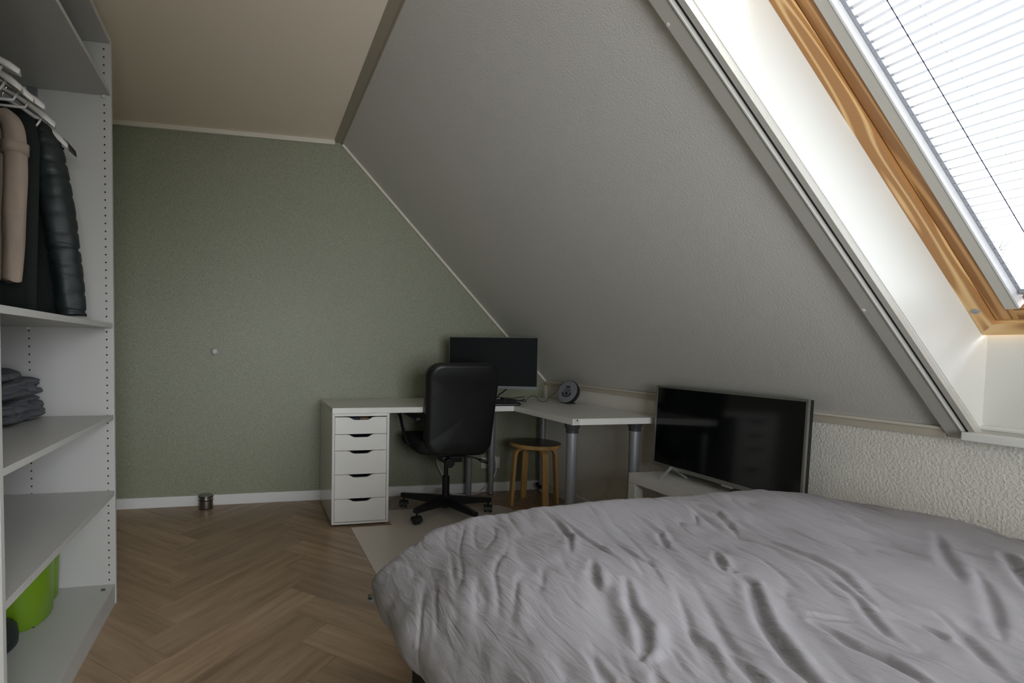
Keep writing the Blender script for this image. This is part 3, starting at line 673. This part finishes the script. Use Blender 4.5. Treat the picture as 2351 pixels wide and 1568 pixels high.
bm = NB(); tube(bm, back_ring(.012, -.003, .224, .240)+[back_ring(.012, -.003, .224, .240)[0]], .0028, 6); obj('piping', bm, M_LEATH, ch, smooth=True)
for s in (-1, 1):
    bm = NB(); x = s*.253
    top = [C(s*.236, -.13, .660), C(x, -.02, .676), C(x, .10, .680), C(x, .22, .668), C(x, .285, .648)]
    P = smooth_path(top, 6); R = []
    for i, p in enumerate(P):
        f = i/(len(P)-1); hw = .014+.018*math.sin(math.pi*min(1, f*.9+.1)); R.append([p+Vector((hw*math.cos(a_), 0, .011*math.sin(a_))) for a_ in [2*math.pi*k/14 for k in range(14)]])
    loft(bm, R); ar = obj('armrest', bm, M_BLACKP, ch, smooth=True)
    bm = NB(); tube(bm, [C(x, .27, .652), C(x, .235, .628), C(x, .19, .575), C(x*.985, .14, .52), C(x*.93, .09, .468), C(x*.75, .06, .432)], .0115, 10, 5); obj('arm_post', bm, M_BLACKP, ar, smooth=True)

# chair mat
mt = tag(obj('chair_mat', prism(NB(), [(.589, 1.75, .0003), (1.75, 1.75, .0003), (1.75, 3.30, .0003), (1.70, 3.385, .0003), (.845, 3.405, .0003), (.845, 3.11, .0003), (.583, 3.11, .0003)], (0, 0, .0022)), M_MAT), 'frosted grey floor mat under the office chair and bed end', 'mat')

# ------------------------------------------------------------------ stool
SCx, SCy = 1.966, 3.368
st = thing('wooden_stool', 'round birch stool with dark seat and bent legs beneath the corner desk', 'stool', (SCx, SCy, 0))
RS = .176
obj('seat', cyl(NB(), (SCx, SCy, .422), (SCx, SCy, .4485), RS, seg=64, bev=.002), M_BIRCH, st, auto=40)
obj('seat_top', cyl(NB(), (SCx, SCy, .4480), (SCx, SCy, .4505), RS-.003, seg=64), M_SEATW, st, auto=40)
for k, a_ in enumerate((176, 86, -4, -94)):
    d = Vector((math.cos(math.radians(a_)), math.sin(math.radians(a_)), 0)); n_ = Vector((-d.y, d.x, 0)); c = Vector((SCx, SCy, 0))
    path = [(.05, .412), (.088, .412), (.112, .408), (.131, .398), (.144, .381), (.151, .358), (.154, .330), (.163, .18), (.172, .0)]
    R = []
    for i, (r_, z) in enumerate(path):
        p = c+d*r_+Vector((0, 0, z)); q0, q1 = path[max(i-1, 0)], path[min(i+1, len(path)-1)]
        t = (d*(q1[0]-q0[0])+Vector((0, 0, q1[1]-q0[1]))).normalized(); o_ = t.cross(n_).normalized()
        R.append([p+n_*.021+o_*.010, p-n_*.021+o_*.010, p-n_*.021-o_*.010, p+n_*.021-o_*.010])
    obj('leg', loft(NB(), R), M_BIRCH, st, auto=40)

# ------------------------------------------------------------------ monitor, keyboard, cables, clock
mo = thing('computer_monitor', 'black flat monitor standing on the desk in front of the sloped ceiling', 'monitor', (1.70, 3.50, ZT))
ml, mr = Vector((1.344, 3.474, 0)), Vector((1.897, 3.244, 0))
ux = (mr-ml).normalized(); un = Vector((ux.y, -ux.x, 0))   # towards the viewer
def MP(a, b, c): return ml+ux*a+Vector((0, 0, b))+un*c
def mbox(bm, a0, a1, b0, b1, c0, c1, bev=0.):
    t = bmesh.new(); vs = []
    loft(t, [[MP(a0, b0, c0), MP(a1, b0, c0), MP(a1, b1, c0), MP(a0, b1, c0)], [MP(a0, b0, c1), MP(a1, b0, c1), MP(a1, b1, c1), MP(a0, b1, c1)]])
    if bev: bmesh.ops.bevel(t, geom=t.edges[:], offset=bev, segments=2, affect='EDGES')
    merge(bm, t); return bm
MWd = (mr-ml).length; Z0, Z1 = .8357, 1.1937
obj('casing', mbox(NB(), 0, MWd, Z0, Z1, -.022, 0, .002), M_BLACKP, mo)
obj('screen', mbox(NB(), .004, MWd-.004, Z0+.020, Z1-.004, 0, .0012), M_SCREENM, mo)
obj('chin', mbox(NB(), .001, MWd-.001, Z0+.001, Z0+.0185, 0, .003), mat('monitor_chin', (40, 41, 46), .4), mo)
bm = NB(); mbox(bm, MWd/2-.12, MWd/2+.12, Z0+.05, Z1-.09, -.048, -.022, .006); obj('rear_housing', bm, M_BLACKP, mo)
bm = NB(); mbox(bm, MWd/2-.022, MWd/2+.022, ZT+.008, Z0+.16, -.075, -.048, .004); obj('stand_neck', bm, M_BLACKP, mo)
obj('stand_base', lathe(NB(), [(.095, 0), (.095, .004), (.088, .009), (.03, .012)], MP(MWd/2, ZT, -.075), (0, 0, 1), 36), M_BLACKP, mo, auto=40)
kb = thing('keyboard', 'black keyboard at the inner corner of the desk beside the chair back', 'keyboard', (1.50, 3.23, ZT))
kx0, kx1, ky0, ky1 = 1.285, 1.735, 3.150, 3.300
bm = NB(); R = []
for z, ins in ((ZT+.0004, .004), (ZT+.004, 0), (ZT+.014, 0), (ZT+.019, .004)):
    R.append([Vector(((kx0+kx1)/2+x*(1-ins/.2), (ky0+ky1)/2+y*(1-ins/.07), z+(y+.07)*(.07 if z > ZT+.01 else 0))) for x, y in rrect((kx1-kx0)/2, (ky1-ky0)/2, .018, 5)])
obj('case', loft(bm, R), M_BLACKP, kb, auto=40)
bm = NB()
for r_ in range(5):
    for c_ in range(21):
        x = kx0+.014+c_*.0202; y = ky0+.036+r_*.0205; zz = ZT+.019+(y-ky0)*.07; box(bm, x, x+.0168, y, y+.0168, zz-.002, zz+.005)
o = obj('keys', bm, M_BLACKP, kb); o['kind'] = 'stuff'
obj('front_strip', box(NB(), kx0+.02, kx1-.025, ky0-.0006, ky0+.003, ZT+.0085, ZT+.0105), M_GREYM, kb)
# black cables behind keyboard
bm = NB(); rnd = random.Random(7)
for k in range(5):
    pts = []
    for i in range(9):
        f = i/8; pts.append((1.46+f*.40+rnd.uniform(-.01, .01), 3.328+.016*math.sin(f*5+k*1.7)+rnd.uniform(-.006, .008), ZT+.006+.011*(k % 3)+.012*abs(math.sin(f*6+k))))
    tube(bm, pts, .0028, 6, 4)
for f in (.25, .55): box(bm, 1.46+f*.4, 1.466+f*.4, 3.308, 3.35, ZT+.002, ZT+.036, .002)
tag(obj('cable_bundle', bm, M_RUB, smooth=True), 'tangle of black cables lying on the desk behind the keyboard', 'cables')
tag(obj('monitor_cable', tube(NB(), [MP(MWd*.66, Z0+.03, -.026), MP(MWd*.66, Z0-.005, -.03), (1.70, 3.42, ZT+.045), (1.655, 3.39, ZT+.012)], .0042, 8, 6), M_RUB, smooth=True), 'black cable dropping from the monitor to the desk', 'cable')
# wake-up light clock
clk = thing('alarm_clock', 'round grey-faced alarm clock light leaning back on the corner desk', 'clock', (2.155, 3.26, ZT))
cn = Vector((-.90, -.24, .36)).normalized(); cc = Vector((2.132, 3.250, ZT+.083)); RCk = .083
hz = Vector((0, 0, 1)).cross(cn).normalized(); vt = cn.cross(hz)
obj('body', lathe(NB(), [(RCk, 0), (RCk+.001, -.004), (RCk-.002, -.02), (RCk-.012, -.042), (RCk-.035, -.064), (.02, -.078)], cc, cn, 48), M_BLACKP, clk, auto=50)
obj('face', lathe(NB(), [(RCk-.003, .0), (RCk-.003, .0012), (.06, .0022), (.02, .0026)], cc, cn, 48), M_CLOCKF, clk, auto=50)
def FP(a, b, c=.004): return cc+hz*a+vt*b+cn*c
bm = NB()
ell = [FP(.031*math.cos(t), .001+.034*math.sin(t), .0028) for t in [2*math.pi*i/32 for i in range(32)]]; loft(bm, [ell, [p+cn*.0006 for p in ell]]); obj('panel', bm, M_CLOCKP, clk)
bm = NB()
for a_ in (-.0085, .0085): box(bm, -.007, .007, -.0045, .0045, 0, .001, 0, rot=Matrix.Translation(FP(a_, .036, .0034)) @ Matrix((hz, vt, cn)).transposed().to_4x4())
obj('display', bm, M_HOLE, clk)
for k in range(8):
    t_ = math.radians(180+k*180/7); 
    obj('button', lathe(NB(), [(.0058, 0), (.0058, .0015), (.004, .002)], FP(.034*math.cos(t_), -.012+.024*math.sin(t_), .003), cn, 12), M_HOLE, clk)
obj('button', lathe(NB(), [(.0095, 0), (.0095, .002), (.006, .003)], FP(0, -.014, .003), cn, 16), M_HOLE, clk)
bm = NB(); box(bm, 2.119, 2.180, 3.225, 3.275, ZT+.0002, ZT+.010, .002); obj('stand_foot', bm, M_BLACKP, clk)
bm = NB(); tube(bm, [(1.86, 3.37, ZT+.006), (1.93, 3.44, ZT+.006), (1.985, 3.48, ZT+.034), (2.015, 3.46, ZT+.030), (2.01, 3.40, ZT+.004), (2.03, 3.36, ZT+.004), (2.07, 3.40, ZT+.006)]+[(2.10, 3.42, ZT+.03), (2.09, 3.34, ZT+.065), tuple(FP(-.075, .03, -.002)), tuple(FP(-.065, .066, .006)), tuple(FP(-.056, .062, -.004))], .0017, 6, 7)
tag(obj('clock_cable', bm, M_RUB, smooth=True), 'thin black cable looping from the cable tangle to the alarm clock', 'cable')

# ------------------------------------------------------------------ wall things
so = thing('wall_socket', 'double cream wall socket low on the green wall behind the desk legs', 'socket', (1.804, YW, .227))
bm = NB(); box(bm, 1.727, 1.882, YW-.010, YW, .183, .271, .004); obj('cover_plate', bm, M_SOCK, so, auto=40)
for xx in (1.766, 1.843):
    o = obj('outlet', lathe(NB(), [(.024, .0), (.024, .004), (.020, .004), (.0185, -.008), (.002, -.008)], (xx, YW-.010, .227), (0, -1, 0), 28), M_SOCK, so, auto=40)
    bm = NB()
    for dx in (-.0095, .0095): lathe(bm, [(.0025, 0), (.0025, .0005)], (xx+dx, YW-.0022, .227), (0, -1, 0), 8)
    obj('pin_hole', bm, M_HOLE, o)
bm = NB(); tube(bm, [(1.345, YW-.05, .34), (1.352, YW-.045, .245), (1.392, YW-.045, .16), (1.42, YW-.05, .07), (1.452, YW-.055, .018), (1.52, YW-.075, .0045), (1.59, YW-.085, .0045), (1.68, YW-.07, .012), (1.755, YW-.06, .062), (1.80, YW-.055, .110), (1.828, YW-.05, .16), (1.832, YW-.045, .22), (1.826, YW-.04, .285)], .0042, 8, 6)
tag(obj('white_cable', bm, M_CABW, smooth=True), 'white power cable sagging to the floor from the double socket', 'cable')
tag(obj('white_plug', lathe(NB(), [(.004, 0), (.013, .004), (.016, .022), (.019, .032)], (1.840, YW-.046, .245), (0, 1, -.35), 16), M_CABW, smooth=True), 'white plug in the right half of the double socket', 'plug')
tag(obj('wall_bumper', lathe(NB(), [(.012, 0), (.012, .006), (.021, .012), (.0225, .020), (.018, .029), (.006, .033)], (-.268, YW, 1.072), (0, -1, 0), 28), M_HANG, smooth=True), 'small white round wall bumper on the green wall', 'wall bumper')
ds = thing('door_stopper', 'brushed steel cylinder doorstop with black rings by the baseboard', 'doorstop', (-.322, 3.672, 0))
dx, dy = -.322, 3.672
obj('body', lathe(NB(), [(.047, .006), (.0475, .008), (.0475, .058)], (dx, dy, 0), (0, 0, 1), 40), M_STEEL, ds, auto=40)
obj('lid', lathe(NB(), [(.0475, .062), (.0475, .082), (.046, .088), (.010, .089)], (dx, dy, 0), (0, 0, 1), 40), M_STEEL, ds, auto=40)
obj('floor_pad', cyl(NB(), (dx, dy, 0), (dx, dy, .007), .0465, seg=40), M_RUB, ds)
for z in (.060, .083):
    ring = [(dx+.0465*math.cos(t), dy+.0465*math.sin(t), z) for t in [2*math.pi*i/40 for i in range(41)]]; obj('rubber_ring', tube(NB(), ring, .0035, 8), M_RUB, ds, smooth=True)

# ------------------------------------------------------------------ TV bench and television
tb = thing('tv_bench', 'low white bench against the right wall under the television', 'bench', (2.117, 1.98, 0))
bx0, bx1, by0, by1 = 1.985, 2.246, 1.545, 2.440
obj('top', box(NB(), bx0, bx1, by0, by1, .40, .45, .0012, 2), M_WHITE, tb)
for y0, y1 in ((by0, by0+.05), (by1-.05, by1)):
    for x0, x1 in ((bx0, bx0+.05), (bx1-.05, bx1)): obj('leg', box(NB(), x0, x1, y0, y1, 0, .3985, .0008, 1), M_WHITE, tb)
obj('shelf', box(NB(), bx0+.01, bx1-.01, by0+.05, by1-.05, .17, .19), M_WHITE, tb)
tv = thing('television', 'silver framed flat television leaning back on the white bench', 'television', (2.14, 2.05, .45))
TB_, TT_ = Vector((2.1364, 0, .4899)), Vector((2.1472, 0, .9222))
tu = (TT_-TB_).normalized(); tn = Vector((-tu.z, 0, tu.x))  # towards the room
TY0, TY1 = 1.650, 2.447; TH_ = (TT_-TB_).length
def TP(y, v, c): return Vector((TB_.x, y, TB_.z))+tu*v+tn*c
def tbox(bm, y0, y1, v0, v1, c0, c1, bev=0.):
    t = bmesh.new(); loft(t, [[TP(y0, v0, c0), TP(y1, v0, c0), TP(y1, v1, c0), TP(y0, v1, c0)], [TP(y0, v0, c1), TP(y1, v0, c1), TP(y1, v1, c1), TP(y0, v1, c1)]])
    if bev: bmesh.ops.bevel(t, geom=t.edges[:], offset=bev, segments=2, affect='EDGES')
    merge(bm, t); return bm
bm = NB(); bz = .010
tbox(bm, TY0, TY1, TH_-bz, TH_, -.012, 0, .001); tbox(bm, TY0, TY1, 0, .019, -.012, 0, .001); tbox(bm, TY0, TY0+bz, .019, TH_-bz, -.012, 0, .001); tbox(bm, TY1-bz, TY1, .019, TH_-bz, -.012, 0, .001)
obj('bezel', bm, M_SILVER, tv)
obj('screen', tbox(NB(), TY0+bz, TY1-bz, .019, TH_-bz, -.008, -.002), M_SCREEN, tv)
obj('back_cover', tbox(NB(), TY0+.001, TY1-.001, .002, TH_-.002, -.030, -.0125, .002), M_BLACKP, tv)
obj('rear_housing', tbox(NB(), TY0+.12, TY1-.12, .03, .26, -.06, -.030, .006), M_BLACKP, tv)
obj('logo_plate', tbox(NB(), 1.955, 2.015, -.008, .001, -.008, .001, .001), M_CHROME, tv)
for yy in (2.318, 1.772):
    ap = TP(yy, .012, -.004)
    bm = NB()
    for p in ((2.031, yy-.05, .4545), (2.186, yy-.05, .4545)):
        q = Vector(p); a_, b_ = Vector((0, 1, 0)), None
        dd = (q-ap).normalized(); b_ = dd.cross(a_).normalized()
        R = [[c+a_*.006+b_*.004, c-a_*.006+b_*.004, c-a_*.006-b_*.004, c+a_*.006-b_*.004] for c in (ap, q)]
        loft(bm, R)
    obj('foot', bm, mat('satin_silver', (205, 206, 208), .35, metal=.4), tv)

# ------------------------------------------------------------------ bed
bd = thing('bed', 'wide bed with dark anthracite base beneath the grey duvet', 'bed', (1.3, .5, 0))
BX0, BX1, BY0, BY1 = .462, 2.235, -.60, 1.452
obj('base', box(NB(), BX0, BX1, BY0, BY1, .05, .33, .012, 3), M_BEDF, bd, auto=40)
obj('mattress', box(NB(), BX0+.03, BX1-.01, BY0+.02, BY1-.04, .33, .50, .05, 4), M_MATTR, bd, auto=40)
for xx in (BX0+.08, BX1-.08):
    for yy in (BY0+.08, BY1-.08): obj('leg', cyl(NB(), (xx, yy, 0), (xx, yy, .052), .025, .03, 16), M_BLACKP, bd)
# duvet
CREASES = [  # world polylines obtained by viewing where the folds lie on the cover: (points, depth, width)
]
def unpx(px, py, z=.632):
    d = fwd*F_PX+r2*(px-CX)-u2*(py-CY); t = (z-HC)/d.z; return (d.x*t, d.y*t)
for depth, width, pts in (
    (.013, .013, [(1560, 1158), (1602, 1169), (1643, 1185), (1675, 1209), (1697, 1233)]),
    (.012, .011, [(1639, 1268), (1651, 1298), (1662, 1320)]),
    (.020, .015, [(1700, 1335), (1724, 1351), (1736, 1391), (1756, 1444), (1788, 1488), (1825, 1537), (1857, 1568), (1900, 1620)]),
    (.015, .012, [(1861, 1436), (1906, 1460), (1966, 1500), (2027, 1529), (2088, 1568), (2150, 1610)]),
    (.016, .015, [(1436, 1345), (1449, 1399), (1477, 1436), (1481, 1484), (1470, 1500)]),
    (.014, .013, [(1667, 1492), (1703, 1521), (1744, 1565), (1790, 1620)]),
    (.008, .012, [(1699, 1233), (1764, 1250), (1804, 1270), (1857, 1294), (1926, 1335), (1966, 1375), (2023, 1424)]),
    (.009, .012, [(1440, 1173), (1513, 1217), (1529, 1258), (1562, 1278)]),
    (.010, .018, [(2148, 1229), (2169, 1282), (2193, 1327), (2209, 1351)]),
    (.014, .014, [(2300, 1275), (2314, 1290), (2351, 1343), (2400, 1400)]),
    (.008, .010, [(2104, 1444), (2156, 1476), (2170, 1490)]),
    (.007, .012, [(2152, 1428), (2209, 1472), (2258, 1537), (2300, 1570)]),
    (.012, .012, [(1243, 1174), (1277, 1197), (1306, 1234), (1311, 1280)]),
    (.010, .011, [(1277, 1186), (1334, 1234), (1377, 1269), (1400, 1286)]),
    (.012, .013, [(1360, 1300), (1363, 1337), (1375, 1360)]),
    (.012, .012, [(1500, 1530), (1520, 1568), (1540, 1620)]),
    (.008, .010, [(1340, 1470), (1390, 1530), (1430, 1600)]),
    (.009, .010, [(1560, 1430), (1620, 1480), (1660, 1540)]),
    (.008, .010, [(1400, 1240), (1460, 1290), (1540, 1330)]),
    (.007, .010, [(1880, 1330), (1960, 1390), (2030, 1470), (2080, 1500)]),
    (.007, .010, [(1780, 1390), (1850, 1420), (1960, 1440)]),
    (.008, .014, [(2240, 1320), (2280, 1400), (2300, 1480)]),
): CREASES.append((depth, width, [unpx(*p) for p in pts]))
def crease_field(X, Y):
    D = np.zeros_like(X)
    for depth, width, pts in CREASES:
        best = np.full(X.shape, 9.); side = np.zeros_like(X); fade = np.zeros_like(X); n = len(pts)-1
        for i in range(n):
            ax, ay = pts[i]; bx, by = pts[i+1]; vx, vy = bx-ax, by-ay; L2 = vx*vx+vy*vy+1e-9
            t0 = ((X-ax)*vx+(Y-ay)*vy)/L2; t = np.clip(t0, 0, 1); dx_, dy_ = X-ax-t*vx, Y-ay-t*vy; d = np.hypot(dx_, dy_)
            s = np.sign(vx*dy_-vy*dx_); m_ = d < best
            best = np.where(m_, d, best); side = np.where(m_, s, side); fade = np.where(m_, (i+t)/n, fade)
        env = np.sin(np.pi*np.clip(fade*.86+.07, 0, 1))**1.15
        width = width*(.55+.6*env)
        sd = best*side
        width = width*.56; depth = depth*.8; D += env*(-depth*np.exp(-(sd/width)**2)+depth*.62*np.exp(-((sd-1.9*width)/(1.5*width))**2)+depth*.3*np.exp(-((sd+2.2*width)/(1.7*width))**2))
    return D
def cr_curve(knots, n):
    P = [np.array(k, float) for k in knots]; out = []; seg = len(P)-1
    for i in range(n):
        f = i/(n-1)*seg; k = min(int(f), seg-1); t = f-k; p0, p1, p2, p3 = P[max(k-1, 0)], P[k], P[k+1], P[min(k+2, seg)]
        out.append(.5*((2*p1)+(p2-p0)*t+(2*p0-5*p1+4*p2-p3)*t*t+(3*p1-p0-3*p2+p3)*t**3))
    return np.array(out)
def sst(t): t = np.clip(t, 0, 1); return t*t*(3-2*t)
NU, NV = 520, 470
ys = np.concatenate([np.linspace(-.58, .33, 60, endpoint=False), np.linspace(.33, 1.385, NV-100), 1.385+.135*np.sin(np.linspace(0, math.pi/2, 41)[1:])])
zd = np.concatenate([np.zeros(NV-40), .20*(1-np.cos(np.linspace(0, math.pi/2, 41)[1:]))])
PX, PY, PZ = np.zeros((NU, NV)), np.zeros((NU, NV)), np.zeros((NU, NV))
for j in range(NV):
    y = ys[j]; q = float(sst((y-.95)/.42)); xs = .432+.125*q; hm = .05*float(sst((1.15-y)/.35))-.012*math.sin(y*9)
    zl = .012*math.sin(y*7+1)
    rz = .075*float(np.clip((y-1.42), -1.2, .1))
    hm += .004
    K = [(.455+hm, .475), (.40+hm, .440), (.345+hm, .418+zl), (.305+hm, .430+zl), (.292+hm, .462+zl), (.302+hm*.8, .505+zl*.5), (.302+(xs-.302)*.42+hm*.3, .556), (xs, .598), (xs+.13, .624), (xs+.33, .637), (1.30, .645), (1.62, .645), (1.88, .631), (2.03, .605), (2.13, .571+rz*.5), (2.205, .525+rz), (2.246, .470+rz)]
    c = cr_curve(K, 600); sl = np.concatenate([[0], np.cumsum(np.linalg.norm(np.diff(c, axis=0), axis=1))]); tt = np.linspace(0, sl[-1], NU); c = np.stack([np.interp(tt, sl, c[:, 0]), np.interp(tt, sl, c[:, 1])], 1)
    PX[:, j], PZ[:, j], PY[:, j] = c[:, 0], c[:, 1], y
    PZ[:, j] -= zd[j]*np.clip((c[:, 1]-.38)/.22, .25, 1)
# foot edge wavers; corner sticks out
PY += .010*np.sin(PX*11+1)*sst((PY-1.2)/.3)*sst((PX-.45)/.2)
ck = sst((PY-1.30)/.22)*sst((.55-PX)/.25); PX += .06*ck; PY -= .075*ck; PZ += -.018*ck
# large undulations
und = .6*.010*np.sin(PX*5.2+PY*4.1+.6)+.007*np.sin(PX*9.1-PY*6.3+2)+.006*np.sin(PX*3.1+PY*12.2)
top = sst((PZ-.50)/.08)
du_ = np.gradient(np.stack([PX, PY, PZ], -1), axis=0); dv_ = np.gradient(np.stack([PX, PY, PZ], -1), axis=1)
nr = np.cross(du_, dv_); nr /= np.linalg.norm(nr, axis=-1, keepdims=True)+1e-9
cr = crease_field(PX, PY)
fine = np.zeros_like(PX)
for i in range(NU):
    for j in range(NV):
        x, y, z = PX[i, j], PY[i, j], PZ[i, j]
        if y < .2: continue
        # stretched along the diagonal running from upper left to lower right of the picture
        a_, b_ = x*.34+y*.94, x*.94-y*.34
        wx = noise.noise(Vector((x*3, y*3, 2.5)))
        v1 = noise.noise(Vector((a_*1.9+.5*wx, b_*9+.9*wx, 1.5+z*5)))
        v2 = noise.noise(Vector((a_*4.5+.8*wx, b_*22+1.5*wx, 7+z*8)))
        v3 = noise.noise(Vector((a_*10, b_*34+2*wx, 4+z*12)))
        m1 = max(0, min(1, .5+1.8*noise.noise(Vector((x*4.2, y*3.1, 9))))); m2 = max(0, min(1, .45+1.8*noise.noise(Vector((x*5.1, y*4.4, 21)))))
        fine[i, j] = -.0062*m1*math.exp(-(v1/.085)**2)-.0040*m2*math.exp(-(v2/.12)**2)+.0030*v2+.0013*v3+.004*v1+.002*noise.noise(Vector((x*13, y*13, 3)))
hemz = sst((.56-PZ)/.1)
disp = und*top*.8+cr*(.35+.65*top)+fine*(1-.45*hemz)+hemz*.004*np.sin(PY*34+PX*12)
P3 = np.stack([PX, PY, PZ], -1)+nr*disp[..., None]
P3[..., 0] = np.minimum(P3[..., 0], XK-.006)
me = bpy.data.meshes.new('duvet')
idx = np.arange(NU*NV).reshape(NU, NV)
fc = np.stack([idx[:-1, :-1], idx[1:, :-1], idx[1:, 1:], idx[:-1, 1:]], -1).reshape(-1, 4)
me.from_pydata(P3.reshape(-1, 3).tolist(), [], fc.tolist()); me.update()
for p in me.polygons: p.use_smooth = True
me.materials.append(M_DUVET)
dv = bpy.data.objects.new('duvet', me); COL.objects.link(dv)
md = dv.modifiers.new('thick', 'SOLIDIFY'); md.thickness = .022; md.offset = -1
tag(dv, 'rumpled grey duvet covering the bed in the foreground', 'duvet')
print('objects', len(bpy.data.objects))
